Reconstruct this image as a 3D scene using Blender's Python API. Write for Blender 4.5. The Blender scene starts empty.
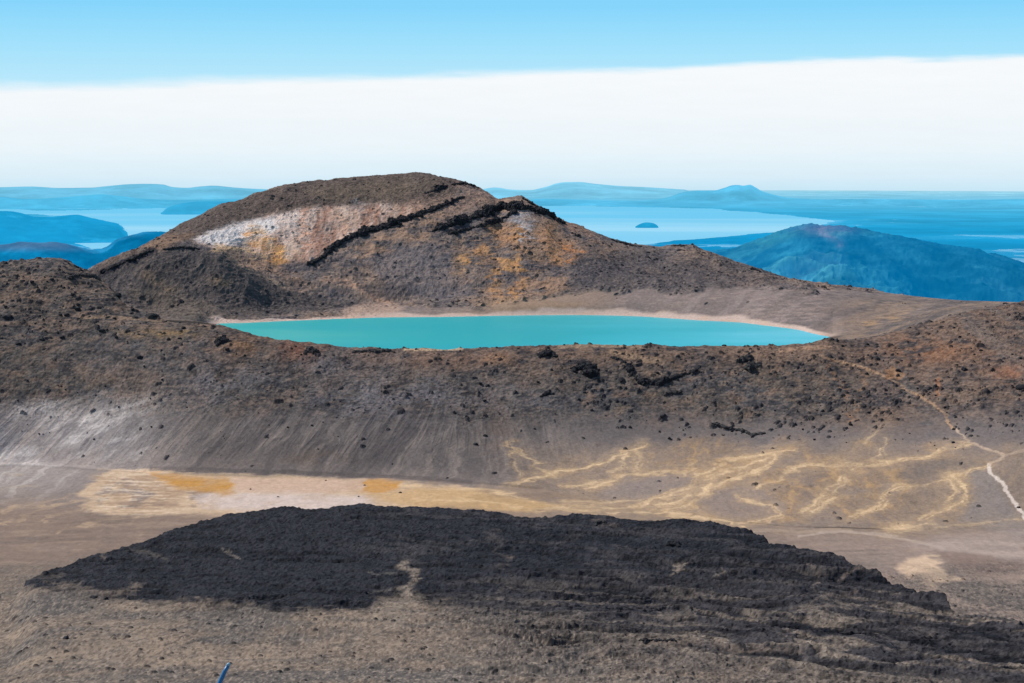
import bpy, bmesh, math, random
import numpy as np
from mathutils import Vector, noise as mn, Matrix

random.seed(7)
rng = np.random.default_rng(11)
scene = bpy.context.scene
C = scene.collection
W, H = 1024, 683
F = 1750.0                       # focal length in pixels
PITCH = math.radians(6.1)        # camera tilts down
SP, CP = math.sin(PITCH), math.cos(PITCH)
LAKE_Z = -150.0                  # heights are measured from the lookout (eye at z = 0)
PLAIN_Z = -1510.0
REARTH = 7.43e6                  # earth radius with refraction

# ------------------------------------------------------------------ image pixel helpers
def sight(px, py):
    """bearing and tangent of elevation of the camera ray through an image pixel"""
    a = (np.asarray(px, float) - 512) / F
    b = (341.5 - np.asarray(py, float)) / F
    dx, dy, dz = a, CP + b * SP, -SP + b * CP
    return np.arctan2(dx, dy), dz / np.hypot(dx, dy)

def project_px(x, y, z):  # world point to image pixel; paint and rocks are laid out in these coordinates
    fw = y * CP - z * SP
    up = y * SP + z * CP
    return 512 + F * x / fw, 341.5 - F * up / fw

def srgb(r, g, b):
    c = np.array([r, g, b], float) / 255
    return np.where(c <= 0.04045, c / 12.92, ((c + 0.055) / 1.055) ** 2.4)

def pchip(x, y, q):
    """monotone cubic; x (K,), y (K,), q any"""
    x = np.asarray(x, float); y = np.asarray(y, float)
    h = np.diff(x); d = np.diff(y) / h
    m = np.zeros_like(y)
    if len(x) > 2:
        w1 = 2 * h[1:] + h[:-1]; w2 = h[1:] + 2 * h[:-1]
        ok = d[1:] * d[:-1] > 0
        with np.errstate(divide='ignore', invalid='ignore'):
            v = (w1 + w2) / (w1 / d[:-1] + w2 / d[1:])
        m[1:-1] = np.where(ok, v, 0)
    m[0] = d[0]; m[-1] = d[-1]
    q = np.clip(q, x[0], x[-1])
    i = np.clip(np.searchsorted(x, q) - 1, 0, len(x) - 2)
    t = (q - x[i]) / h[i]
    t2, t3 = t * t, t * t * t
    return ((2*t3-3*t2+1)*y[i] + (t3-2*t2+t)*h[i]*m[i] + (-2*t3+3*t2)*y[i+1] + (t3-t2)*h[i]*m[i+1])

# ------------------------------------------------------------------ noise
TAB = rng.random((16, 256, 256)).astype(np.float32) * 2 - 1
def vnoise(x, y, s=0):
    t = TAB[s % 16]
    xi = np.floor(x); yi = np.floor(y)
    fx = (x - xi).astype(np.float32); fy = (y - yi).astype(np.float32)
    xi = xi.astype(np.int64) & 255; yi = yi.astype(np.int64) & 255
    x1 = (xi + 1) & 255; y1 = (yi + 1) & 255
    ux = fx*fx*fx*(fx*(fx*6-15)+10); uy = fy*fy*fy*(fy*(fy*6-15)+10)
    a = t[xi, yi] * (1-ux) + t[x1, yi] * ux
    b = t[xi, y1] * (1-ux) + t[x1, y1] * ux
    return a * (1-uy) + b * uy
def fbm(x, y, scale, octv=4, gain=0.5, s=0, ridged=False):
    out = 0; amp = 1; tot = 0
    x = x / scale; y = y / scale
    ca, sa = math.cos(0.63), math.sin(0.63)
    for o in range(octv):
        n = vnoise(x + 17.3*o + s*5.1, y - 9.7*o + s*3.3, s + o)
        if ridged: n = 1 - 2 * np.abs(n)
        out = out + amp * n; tot += amp; amp *= gain
        x, y = (x*ca - y*sa) * 2.03, (x*sa + y*ca) * 2.03
    return out / tot
def sstep(a, b, x):
    t = np.clip((x - a) / (b - a), 0, 1)
    return t * t * (3 - 2*t)
def rocks(x, y, cell, rmin, rmax, dens, s=0):
    """height of scattered half-buried rocks (dens is an array or number 0..1)"""
    out = np.zeros(x.shape, np.float32)
    gx = np.floor(x / cell); gy = np.floor(y / cell)
    t = TAB
    for i in (-1, 0, 1):
        for j in (-1, 0, 1):
            cx = gx + i; cy = gy + j
            a = cx.astype(np.int64) & 255; b = cy.astype(np.int64) & 255
            h1 = t[(s) % 16][a, b]; h2 = t[(s+1) % 16][a, b]; h3 = t[(s+2) % 16][a, b]*.5+.5; h4 = t[(s+3) % 16][a, b]*.5+.5
            px = (cx + .5 + .42*h1) * cell; py = (cy + .5 + .42*h2) * cell
            r = rmin + (rmax - rmin) * h3 ** 2.5
            d2 = ((x - px)**2 + (y - py)**2) / (r*r)
            hh = np.where((h4 < dens) & (d2 < 1), r * np.sqrt(np.maximum(1 - d2, 0)), 0)
            out = np.maximum(out, hh)
    return out

# ------------------------------------------------------------------ object helpers
def tag(o, label=None, cat=None, group=None, kind=None):
    if label: o['label'] = label
    if cat: o['category'] = cat
    if group: o['group'] = group
    if kind: o['kind'] = kind
    return o

def link_mesh(name, verts, quads, mat, col=None, smooth=False):
    me = bpy.data.meshes.new(name)
    n = len(verts); k = quads.shape[1]; m = len(quads)
    me.vertices.add(n); me.vertices.foreach_set('co', np.ascontiguousarray(verts, np.float32).ravel())
    me.loops.add(m*k); me.loops.foreach_set('vertex_index', np.ascontiguousarray(quads, np.int32).ravel())
    me.polygons.add(m); me.polygons.foreach_set('loop_start', np.arange(0, m*k, k, dtype=np.int32))
    me.polygons.foreach_set('loop_total', np.full(m, k, np.int32))
    me.polygons.foreach_set('use_smooth', np.full(m, smooth, bool))
    if col is not None:
        at = me.color_attributes.new('Col', 'FLOAT_COLOR', 'POINT')
        c4 = np.ones((n, 4), np.float32); c4[:, :3] = col
        at.data.foreach_set('color', c4.ravel())
    me.update(calc_edges=True)
    me.materials.append(mat)
    o = bpy.data.objects.new(name, me); C.objects.link(o)
    return o

def subset(name, P, Q, keep, mat, col, smooth=False):
    q = Q[keep]
    u, inv = np.unique(q.ravel(), return_inverse=True)
    return link_mesh(name, P[u], inv.reshape(q.shape), mat, col[u], smooth)

# ------------------------------------------------------------------ materials
def new_mat(name):
    m = bpy.data.materials.new(name); m.use_nodes = True
    nt = m.node_tree; nt.nodes.clear()
    out = nt.nodes.new('ShaderNodeOutputMaterial')
    b = nt.nodes.new('ShaderNodeBsdfPrincipled')
    nt.links.new(b.outputs[0], out.inputs[0])
    return m, nt, b, out
def node(nt, kind, **kw):
    n = nt.nodes.new(kind)
    for k, v in kw.items(): setattr(n, k, v)
    return n
def noise_n(nt, vec, scale, detail=4, rough=.6):
    n = node(nt, 'ShaderNodeTexNoise'); n.inputs['Scale'].default_value = scale
    n.inputs['Detail'].default_value = detail; n.inputs['Roughness'].default_value = rough
    nt.links.new(vec, n.inputs['Vector']); return n.outputs['Fac']
def maprange(nt, v, a, b, c, d):
    n = node(nt, 'ShaderNodeMapRange'); nt.links.new(v, n.inputs[0])
    for i, x in enumerate((a, b, c, d)): n.inputs[i+1].default_value = x
    return n.outputs[0]
def mult(nt, a, b):
    n = node(nt, 'ShaderNodeMath', operation='MULTIPLY'); nt.links.new(a, n.inputs[0])
    if hasattr(b, 'is_linked'): nt.links.new(b, n.inputs[1])
    else: n.inputs[1].default_value = b
    return n.outputs[0]
def scale_col(nt, col, f):
    n = node(nt, 'ShaderNodeVectorMath', operation='SCALE')
    nt.links.new(col, n.inputs[0]); nt.links.new(f, n.inputs['Scale']); return n.outputs[0]

def ground_mat(name, rough, lo, hi, bumpd, s1=.45, s2=1.9):
    m, nt, b, out = new_mat(name)
    at = node(nt, 'ShaderNodeAttribute', attribute_name='Col')
    tc = node(nt, 'ShaderNodeTexCoord')
    n1 = noise_n(nt, tc.outputs['Object'], s1, 5, .7)
    n2 = noise_n(nt, tc.outputs['Object'], s2, 3, .6)
    f = mult(nt, maprange(nt, n1, .3, .7, lo, hi), maprange(nt, n2, .3, .7, lo**.5, hi**.5))
    nt.links.new(scale_col(nt, at.outputs['Color'], f), b.inputs['Base Color'])
    b.inputs['Roughness'].default_value = rough
    b.inputs['Specular IOR Level'].default_value = .15
    bp = node(nt, 'ShaderNodeBump'); bp.inputs['Strength'].default_value = .8; bp.inputs['Distance'].default_value = bumpd
    nt.links.new(n1, bp.inputs['Height']); nt.links.new(bp.outputs[0], b.inputs['Normal'])
    return m
M_scoria = ground_mat('volcanic_scoria', .95, .82, 1.2, .4)
M_clay = ground_mat('dry_crater_floor', .9, .88, 1.14, .25, .2, .9)
M_lava = ground_mat('dark_lava', .85, .65, 1.4, 1.2, .3, 1.5)

def rock_mat(name, c1, c2):
    m, nt, b, out = new_mat(name)
    tc = node(nt, 'ShaderNodeTexCoord')
    n1 = noise_n(nt, tc.outputs['Object'], .6, 6, .7)
    r = node(nt, 'ShaderNodeValToRGB'); nt.links.new(n1, r.inputs[0])
    r.color_ramp.elements[0].position = .35; r.color_ramp.elements[1].position = .7
    r.color_ramp.elements[0].color = (*c1, 1); r.color_ramp.elements[1].color = (*c2, 1)
    nt.links.new(r.outputs[0], b.inputs['Base Color'])
    b.inputs['Roughness'].default_value = .9; b.inputs['Specular IOR Level'].default_value = .2
    bp = node(nt, 'ShaderNodeBump'); bp.inputs['Distance'].default_value = .5
    nt.links.new(n1, bp.inputs['Height']); nt.links.new(bp.outputs[0], b.inputs['Normal'])
    return m
M_rock = rock_mat('black_basalt', (.007, .0085, .013), (.05, .048, .05))
M_rock2 = rock_mat('grey_basalt', (.02, .02, .022), (.10, .09, .085))

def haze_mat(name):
    """far land: painted ground with blue air haze mixed in as emission, stronger with distance"""
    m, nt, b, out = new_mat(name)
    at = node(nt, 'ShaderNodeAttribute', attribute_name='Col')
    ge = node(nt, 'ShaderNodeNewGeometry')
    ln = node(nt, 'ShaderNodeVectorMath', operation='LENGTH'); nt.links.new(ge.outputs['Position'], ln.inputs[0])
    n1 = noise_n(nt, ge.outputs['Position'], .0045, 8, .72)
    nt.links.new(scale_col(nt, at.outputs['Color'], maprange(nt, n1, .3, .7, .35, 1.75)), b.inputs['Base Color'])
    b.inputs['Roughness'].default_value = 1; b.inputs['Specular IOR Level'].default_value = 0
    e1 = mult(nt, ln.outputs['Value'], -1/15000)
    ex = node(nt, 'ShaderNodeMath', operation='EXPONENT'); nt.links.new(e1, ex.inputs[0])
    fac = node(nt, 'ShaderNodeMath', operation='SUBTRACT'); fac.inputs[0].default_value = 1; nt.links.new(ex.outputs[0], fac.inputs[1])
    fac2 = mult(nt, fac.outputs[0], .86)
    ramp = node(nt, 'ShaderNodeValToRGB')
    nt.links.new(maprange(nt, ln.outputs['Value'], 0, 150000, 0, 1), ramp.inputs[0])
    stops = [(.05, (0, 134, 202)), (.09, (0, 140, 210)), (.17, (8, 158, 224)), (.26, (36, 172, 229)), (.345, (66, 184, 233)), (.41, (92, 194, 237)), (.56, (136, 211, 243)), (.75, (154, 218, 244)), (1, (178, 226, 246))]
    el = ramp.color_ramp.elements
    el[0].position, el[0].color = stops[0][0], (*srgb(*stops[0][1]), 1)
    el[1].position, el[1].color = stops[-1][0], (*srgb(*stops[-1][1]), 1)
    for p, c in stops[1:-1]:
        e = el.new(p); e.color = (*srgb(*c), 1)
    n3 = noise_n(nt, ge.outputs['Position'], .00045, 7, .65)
    em = node(nt, 'ShaderNodeEmission'); nt.links.new(scale_col(nt, ramp.outputs[0], maprange(nt, n3, .33, .67, .84, 1.16)), em.inputs[0])  # distance haze is given off by the land surface itself
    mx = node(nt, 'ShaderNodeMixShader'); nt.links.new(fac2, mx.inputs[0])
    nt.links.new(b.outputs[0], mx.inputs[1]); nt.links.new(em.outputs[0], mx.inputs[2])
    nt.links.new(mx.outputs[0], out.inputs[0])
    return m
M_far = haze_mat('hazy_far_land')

# ================================================================== LOCAL TERRAIN
AZM = math.radians(17.9)
az = np.concatenate([np.linspace(math.radians(-42), -AZM, 60, endpoint=False),
                     np.linspace(-AZM, AZM, 1560), np.linspace(AZM, math.radians(42), 61)[1:]])
NA = len(az)
def curve(pts):
    """(px, py, range) triples -> range and height as functions of bearing"""
    p = np.array(pts, float)
    a, t = sight(p[:, 0], p[:, 1])
    o = np.argsort(a)
    return pchip(a[o], p[o, 2], az), pchip(a[o], (p[:, 2]*t)[o], az)
def curve_z(pts):
    """(px, py, z): range follows from the height"""
    p = np.array(pts, float)
    a, t = sight(p[:, 0], p[:, 1])
    return pchip(a, p[:, 2]/t, az), pchip(a, p[:, 2], az)
K = []
for r, z in ((.5, -1.7), (12, -4.95), (30, -11), (60, -21.5), (120, -42), (250, -85), (400, -130.5), (615, -189.9), (800, -211), (950, -215)):
    K.append((np.full(NA, float(r)), np.full(NA, float(z))))
# 10 foot of the rim slope
K.append(curve_z([(-400,450,-214.5),(0,455,-214.5),(80,466,-214.5),(150,470,-214.5),(300,474,-214.5),(400,478,-214.5),(480,484,-214.5),(560,492,-214.5),(620,505,-214.5),(700,517,-214.5),(800,527,-214.5),(900,530,-214.5),(1024,526,-214.5),(1400,520,-214.5)]))
# 11 top of the scree fans
K.append(curve([(-400,415,1300),(0,415,1292),(100,425,1262),(200,432,1225),(300,436,1205),(420,440,1200),(520,445,1198),(600,450,1192),(700,452,1188),(800,450,1180),(900,447,1170),(1024,440,1160),(1400,430,1150)]))
# 12 middle of the rim slope
K.append(curve([(-400,325,1385),(0,325,1385),(60,323,1378),(110,325,1365),(150,332,1345),(200,350,1310),(300,380,1270),(420,385,1265),(520,388,1262),(700,388,1265),(820,388,1262),(900,386,1258),(960,384,1250),(1024,380,1240),(1400,370,1230)]))
# 13 crest of the rim
rimpts = [(-400,255,1500),(0,263.5,1490),(20,261.5,1488),(50,258.5,1480),(65,261,1475),(78,267.5,1468),(90,272.5,1460),(99,278,1452),(112,291,1430),(129,308,1400),(151,315,1385),(164,320,1370),(194,324.5,1350),(220,326,1343),
 (254,334,1332),(286,340,1328),(318,343.5,1326),(351,346.7,1325),(383,348.6,1325),(415,349.5,1325),(450,349,1325),(500,348,1326),(535,347,1327),(582,345.5,1328),(620,345,1328),(653,345,1328),(700,345.8,1328),(740,346,1328),(788,345,1330),(810,343,1332),(823,341,1336),(843,339.5,1345),(874,336,1362),(920,325,1385),(960,313,1400),(1000,306,1415),(1024,302,1430),(1400,275,1500)]
K.append(curve(rimpts))
rimr, rimz = K[13]
pxa = 512 + F*np.tan(az)*1.0          # approximate pixel column at the horizon
inlake = sstep(196, 226, pxa) * (1 - sstep(816, 842, pxa))
# 14 water line below the rim, 15 lake bottom
K.append((rimr + 16, rimz*(1-inlake) - 2*(1-inlake) + inlake*(-152.5)))
def px_interp(xs, ys): return pchip(np.array(xs, float), np.array(ys, float), pxa)
farshore_r, farshore_z = curve([(-400,330,1560),(0,318,1560),(100,318,1560),(150,319,1545),(190,320.5,1540)]+[(p,q, LAKE_Z/sight(p,q)[1]) for p,q in ((222,323.3),(240,323),(274,321.5),(336,319),(391,317.3),(434,317),(500,315.7),(535,315.2),(580,315),(629,316),(702,320.5),(740,322.5),(761,325),(800,330.2),(812,333.3),(826,336))]+[(843,334.5,1458),(870,329.5,1482),(900,319,1520),(960,306,1560),(1024,303.5,1580),(1400,290,1640)])
K.append((rimr*.5 + farshore_r*.5, (rimz-3)*.4*(1-inlake) + farshore_z*.6*(1-inlake) + inlake*(-158)))
K.append((farshore_r, farshore_z))
# 17 top of the beach apron
K.append(curve([(-400,325,1620),(0,312,1620),(100,307,1620),(200,312,1620),(300,312,1640),(400,308,1650),(500,306,1650),(600,304,1655),(700,297,1640),(800,300,1600),(860,305,1590),(900,306.5,1600),(960,303,1610),(1024,304,1620),(1400,290,1700)]))
# 18 spur crest / lower cone slope
K.append(curve([(-400,320,1700),(0,305,1700),(60,290,1700),(90,274,1700),(100,268.5,1710),(120,259,1720),(145,251,1720),(180,246,1720),(203,248.5,1715),(219,252.5,1710),(250,270,1705),(281,286,1700),(330,298,1690),(375,303,1685),(420,300,1690),(500,291,1700),(600,286,1700),(700,284,1690),(760,286,1670),(800,290,1650),(860,296,1650),(900,301,1650),(960,302.8,1660),(1024,304.5,1665),(1400,290,1750)]))
crest_r, crest_z = curve([(-400,330,1850),(0,308,1850),(60,292,1850),(86,275,1850),(98,267.5,1850),(118,257,1855),(137,248.5,1860),(164,233.5,1870),(195,217,1890),(219,205.5,1905),(242,198.5,1920),(266,190.5,1935),(297,183.5,1960),(336,179,1975),(371,176.5,1985),(399,174,1990),(422,173.2,1985),(442,177.5,1975),(465,182.5,1965),(479,188.5,1958),(489,193.5,1950),(500,199,1945),(510,197.5,1940),(520,196.5,1935),(535,203.5,1925),(559,218.5,1915),(590,230.5,1905),(614,239.5,1895),(637,245.2,1885),(661,247,1878),(676,244.6,1872),(692,245.4,1862),(702,250,1855),(711,252.5,1850),(733,260.6,1840),(757,268.5,1830),(788,278.5,1810),(819,283,1790),(858,288,1765),(898,294.5,1740),(937,298.5,1715),(976,301.3,1700),(1024,304.5,1690),(1400,292,1780)])
r18, z18 = K[18]
midr = r18 + .55*(crest_r - r18)
midz = z18 + .64*(crest_z - z18)
dip = 10*sstep(100, 150, pxa)*(1-sstep(215, 330, pxa))
K.append((r18 + 30, z18 + .13*(crest_z - z18) - dip))
K.append((midr, midz - dip*.2))
K.append((crest_r, crest_z))
K.append((crest_r + 110, crest_z - 24))
K.append((crest_r + 480, crest_z - 190))
K.append((np.full(NA, 4600.), np.full(NA, -1460.)))
K.append((np.full(NA, 6200.), np.full(NA, -1545.)))
NS = [6,4,4,6,10,16,50,190,90,110,110,130,120,14,6,10,50,110,16,120,110,12,10,12,2]
KR = np.array([k[0] for k in K]); KZ = np.array([k[1] for k in K])
KR[10] = np.minimum(KR[10], KR[11] - 45)
for i_ in range(11, len(KR)): KR[i_] = np.maximum(KR[i_], KR[i_-1] + 6)
RR = []; SEG = []
for i, n in enumerate(NS):
    t = np.arange(n)/n
    RR.append(KR[i][None]*(1-t[:, None]) + KR[i+1][None]*t[:, None]); SEG += [i]*n
RR.append(KR[-1][None]); SEG.append(len(NS)-1)
R = np.concatenate(RR); SEG = np.array(SEG); NR = len(R)
# vectorised monotone cubic along each bearing
h = np.diff(KR, axis=0); dd = np.diff(KZ, axis=0)/h
mm = np.zeros_like(KZ)
w1 = 2*h[1:]+h[:-1]; w2 = h[1:]+2*h[:-1]
with np.errstate(divide='ignore', invalid='ignore'):
    v = (w1+w2)/(w1/dd[:-1]+w2/dd[1:])
mm[1:-1] = np.where(dd[1:]*dd[:-1] > 0, v, 0); mm[0] = dd[0]; mm[-1] = dd[-1]
hs = h[SEG]; t = np.clip((R-KR[SEG])/hs, 0, 1); t2 = t*t; t3 = t2*t
Z0 = (2*t3-3*t2+1)*KZ[SEG] + (t3-2*t2+t)*hs*mm[SEG] + (-2*t3+3*t2)*KZ[SEG+1] + (t3-t2)*hs*mm[SEG+1]
A2 = np.broadcast_to(az[None], R.shape)
X = R*np.sin(A2); Y = R*np.cos(A2)
SEG2 = np.broadcast_to(SEG[:, None], R.shape)

# ---- lava flow on the crater floor
edge_pts = [(-60,600),(0,592),(18,580),(30,570),(60,560),(85,553),(110,546),(150,534),(175,524),(200,517),(230,512),(260,508),(285,505),(305,506.5),(328,507.5),(350,505),(370,504.3),(400,503),(440,506),(465,508),(480,508),(500,510),(520,514),(545,514),(580,512),(605,514),(625,518),(660,519),(700,521),(730,524),(750,529),(765,537),(780,541),(800,548),(830,555),(860,566),(885,574),(900,580),(925,588),(942,594),(950,602),(958,610),(990,616),(1024,624),(1100,645),(1300,690)]
floor_r = np.linspace(560, 1100, 400)
fz = pchip([400,615,800,950,1200],[-130.5,-189.9,-211,-215,-215], floor_r)
THICK = 9.0
ea, er = [], []
for p, q in edge_pts:
    a, t_ = sight(p, q)
    g = (fz + THICK) - floor_r*t_
    i = np.argmax(g > 0) if g[0] < 0 else 0
    ea.append(float(a)); er.append(floor_r[i])
edge_r = pchip(np.array(ea), np.array(er), az)
lobe = fbm(X, Y, 28, 4, .55, 3)
de = (edge_r[None] + lobe*10) - R
leftfade = sstep(-10, 30, pxa)[None]
lava_in = sstep(0, 11, de)
lavaz = THICK * lava_in * sstep(610, 760, R) * (.25 + .75*leftfade)
Z = Z0 + lavaz
U, V = project_px(X, Y, Z)

# ---- relief
seg = SEG2
floor_m = ((seg >= 6) & (seg <= 9)).astype(np.float32)
rim_m = ((seg >= 10) & (seg <= 13)).astype(np.float32)
cone_m = (seg >= 16).astype(np.float32)
n_big = fbm(X, Y, 90, 4, .5, 1)
n_mid = fbm(X, Y, 22, 4, .55, 4)
n_fine = fbm(X, Y, 5, 3, .6, 7)
n_pix = fbm(X, Y, 1.7, 2, .6, 9)
n_rdg = fbm(X, Y, 35, 4, .55, 5, ridged=True)

upper = sstep(425, 400, V - n_mid*14 + n_big*6) * rim_m                      # rocky upper rim slope
upper = upper * 1.0
lower = (1-upper)*rim_m
right_low = sstep(600, 660, U)*lower
dens = .18 + .35*sstep(-.1, .35, n_mid)
left_sh = sstep(200, 120, U)*sstep(350, 320, V)*rim_m
right_r = sstep(560, 640, U)*sstep(450, 425, V)*rim_m
rdens = rim_m*(.02 + .32*upper*sstep(-.15, .3, n_mid) + .5*left_sh + .6*right_r*sstep(-.2, .25, n_mid)) + cone_m*(.10+.28*sstep(0, .35, n_mid)*sstep(400, 480, U)) 
apron = cone_m*sstep(0, 5, V - (288 + 6*n_mid + 18*sstep(600, 450, U)))*sstep(330, 420, U)
rdens = rdens*(1-.9*apron)
rk1 = rocks(X + 2*n_fine, Y + 2*n_fine, 4.2, .35, 1.9, rdens, 0)
rk2 = rocks(X + 3*n_fine, Y + 3*n_fine, 12, .7, 3.2, rdens*.4, 6)
fgr = (seg >= 5)*(seg <= 8)*sstep(560, 590, V)
rk0 = rocks(X + n_fine, Y + n_fine, 3.4, .25, 1.25, .16*fgr, 4)
rk = np.maximum(rk1*.8, rk2*.7) * (rim_m + cone_m + floor_m > 0)
fx = (seg >= 6).astype(np.float32)
disp = np.zeros_like(Z)
near_crest = np.exp(-((R - crest_r[None])/60)**2)
disp += (rim_m + cone_m)*(n_mid*1.4*(1-.6*lower) + (n_fine*.7 + n_pix*.3)*(1-.85*lower) + n_rdg*1.2*(1-apron)*(1-.8*lower))*(1-.85*apron)
disp += (rim_m)*n_big*2.0*sstep(rimr[None]-10, rimr[None]-60, R)
disp += cone_m*n_rdg*2.2*(1-apron)*(1-near_crest)
disp += cone_m*n_big*6*(1-.7*apron)*(1-near_crest)*sstep(farshore_r[None]+20, farshore_r[None]+80, R)
disp += floor_m*(n_mid*.35 + n_fine*.1)
# gullies running down the scree
KS = 1.1*sstep(520, 400, U) - .35
gl = fbm(X - KS*(Z+200), Z*.22 + Y*.03, 7, 3, .55, 2, ridged=True)
disp += lower*gl*.5*sstep(476, 440, V)*sstep(640, 520, U)
conegl = fbm(X + n_mid*9 + n_big*12, Z*.3 + Y*.1, 15, 4, .6, 8, ridged=True)
disp += cone_m*(seg < 21)*(1-apron)*conegl*.7
# pressure ridges of the lava
wx = X*.22 + n_big*10; wy = Y + n_mid*9 + .28*X + .0004*(X-20)**2 + n_big*16
rip = fbm(wx, wy, 15, 3, .6, 6, ridged=True)
rip2 = fbm(wx*1.5, wy, 6, 2, .5, 10, ridged=True)
rt_low = sstep(520, 640, V + .10*(U-500))
lav_all = lava_in*sstep(560, 600, R)
lb0 = np.interp(U, [0, 60, 130, 330, 360, 385, 410, 440, 500, 560, 640, 760], [586, 592, 602, 612, 612, 600, 598, 612, 635, 660, 675, 700])
sol0 = sstep(14, -8, V - lb0 + n_mid*7)
lav_rough = lav_all*(.12 + .88*np.maximum(sol0, sstep(430, 520, U)*.8))
disp += lav_all*n_big*3*sstep(620,700,R)
disp += lav_rough*sstep(420,560,U)*(1-2*np.abs(vnoise((X*.10 + n_big*3)/9, (Y*.9 + .30*X + .0004*(X-20)**2 + n_big*20 + n_mid*12 + n_fine*2)/17, 5)))*1.3*rt_low
disp += lav_rough*(rip*(1.0+1.8*rt_low) + rip2*.6 + n_fine*.7 + n_pix*.45)

disp *= fx
shore_fade = np.clip(np.abs(R - farshore_r[None])/14, 0, 1)
Z = Z + disp*shore_fade*(1 - (seg == 14)*inlake[None]*.9) + rk*shore_fade + rk0*.8
# keep dry ground above water level beyond the shore
dry = cone_m > 0
Z = np.where(dry & (R > farshore_r[None]+2) & (R < crest_r[None]-60), np.maximum(Z, LAKE_Z + .12), Z)
U, V = project_px(X, Y, Z)

# ================================================================== PAINTING THE GROUND
LUM = 1.02
col = np.zeros(R.shape + (3,), np.float32)
wU = U + fbm(X, Y + Z*3, 16, 4, .6, 12)*9
wV = V + fbm(X + 50, Y + Z*3, 14, 4, .6, 13)*3.2
# slope coordinates (along the hillside, up the hillside) for texture on steep ground
def mixc(mask, c, amt=1.0):
    m = np.clip(mask*amt, 0, 1)[..., None]
    col[...] = col*(1-m) + (np.asarray(c, np.float32))*m
def c8(r, g, b): return srgb(r, g, b)/LUM
def polydist(px, py, pts, closed):
    pts = list(pts)
    segs = list(zip(pts[:-1], pts[1:])) + ([(pts[-1], pts[0])] if closed else [])
    best = np.full(px.shape, 1e9)
    inside = np.zeros(px.shape, bool)
    for (x0, y0), (x1, y1) in segs:
        dx, dy = x1-x0, y1-y0
        t = np.clip(((px-x0)*dx + (py-y0)*dy)/(dx*dx+dy*dy+1e-9), 0, 1)
        best = np.minimum(best, np.hypot(px-x0-t*dx, py-y0-t*dy))
        if closed:
            cond = ((y0 > py) != (y1 > py))
            with np.errstate(divide='ignore', invalid='ignore'):
                xi = (x1-x0)*(py-y0)/(y1-y0+1e-12) + x0
            inside ^= cond & (px < xi)
    return best, inside
Uf, Vf, wUf, wVf, segf = U.ravel(), V.ravel(), wU.ravel(), wV.ravel(), seg.ravel()
colf = col.reshape(-1, 3)
def sel(pts, pad, s0, s1):
    p = np.array(pts)
    return np.nonzero((Uf > p[:,0].min()-pad) & (Uf < p[:,0].max()+pad) & (Vf > p[:,1].min()-pad) & (Vf < p[:,1].max()+pad) & (segf >= s0) & (segf <= s1))[0]
def area(pts, rgb, amt=1., soft=3., warp=1., segs=(5, 21), tex=None):
    i = sel(pts, soft+12, *segs)
    if not len(i): return
    d, ins = polydist(Uf[i]+(wUf[i]-Uf[i])*warp, Vf[i]+(wVf[i]-Vf[i])*warp, pts, True)
    m = sstep(-soft, soft, np.where(ins, d, -d))*amt
    if tex is not None: m = m*tex.ravel()[i]
    m = m[:, None].astype(np.float32)
    colf[i] = colf[i]*(1-m) + c8(*rgb).astype(np.float32)*m
def vein(pts, rgb, width=1.5, amt=.8, soft=1.2, warp=.35, segs=(5, 21), tex=None, vscale=1.):
    i = sel(pts, width+soft+10, *segs)
    if not len(i): return
    q = [(x, y*vscale) for x, y in pts]
    d, _ = polydist(Uf[i]+(wUf[i]-Uf[i])*warp, (Vf[i]+(wVf[i]-Vf[i])*warp)*vscale, q, False)
    m = (1 - sstep(width, width+soft, d))*amt
    if tex is not None: m = m*tex.ravel()[i]
    m = m[:, None].astype(np.float32)
    colf[i] = colf[i]*(1-m) + c8(*rgb).astype(np.float32)*m

big = n_big; mid = n_mid; fine = n_fine
pat1 = fbm(X, Z*2.2 + Y*.5, 40, 4, .55, 14)
pat2 = fbm(X, Z*2 + Y*.5, 12, 4, .6, 15)
pat3 = fbm(X*.6, Z*2.5 + Y*.6, 4, 3, .6, 11)
# --- crater floor
mixc(floor_m + (seg <= 5), c8(134, 115, 101))
mixc(floor_m*sstep(700, 850, U)*sstep(540, 500, V-0), c8(140, 121, 108))
mixc(floor_m*sstep(560, 900, U), c8(148, 130, 119))
str1 = fbm(X*.16 + Y*.10, Y*.55 - X*.10, 5, 4, .6, 3)
mixc(floor_m*(1-lav_all)*sstep(.05, .5, str1), c8(160, 138, 120), .5)
mixc(floor_m*(1-lav_all)*sstep(-.05, -.5, str1), c8(112, 99, 90), .5)
mixc(floor_m*(1-lav_all)*sstep(0, .4, pat2), c8(118, 105, 98), .35)
# --- rim slope
mixc(rim_m, c8(88, 81, 74))
mixc(rim_m*sstep(-.05, .45, pat1), c8(100, 86, 76), .8)
mixc(rim_m*sstep(0, -.4, pat1), c8(80, 79, 81), .8)
mixc(rim_m*upper*sstep(385, 350, V + 8*mid)*sstep(180, 240, U), c8(112, 90, 76), .75)
mixc(rim_m*sstep(820, 900, U)*sstep(460, 420, V), c8(112, 92, 80), .6)
mixc(rim_m*sstep(.05, .45, pat2), c8(126, 102, 85), .65)
mixc(rim_m*sstep(0, -.4, pat2), c8(52, 52, 56), .75)
mixc(rim_m*sstep(.15, .5, pat3), c8(124, 106, 92), .5)
mixc(rim_m*sstep(-.1, -.5, pat3), c8(52, 51, 55), .6)
mixc(left_sh*sstep(.0, .5, pat3+pat2*.5), c8(128, 106, 92), .5)
mixc(left_sh*sstep(.0, -.35, pat3+pat2*.5), c8(48, 47, 50), .7)
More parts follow.
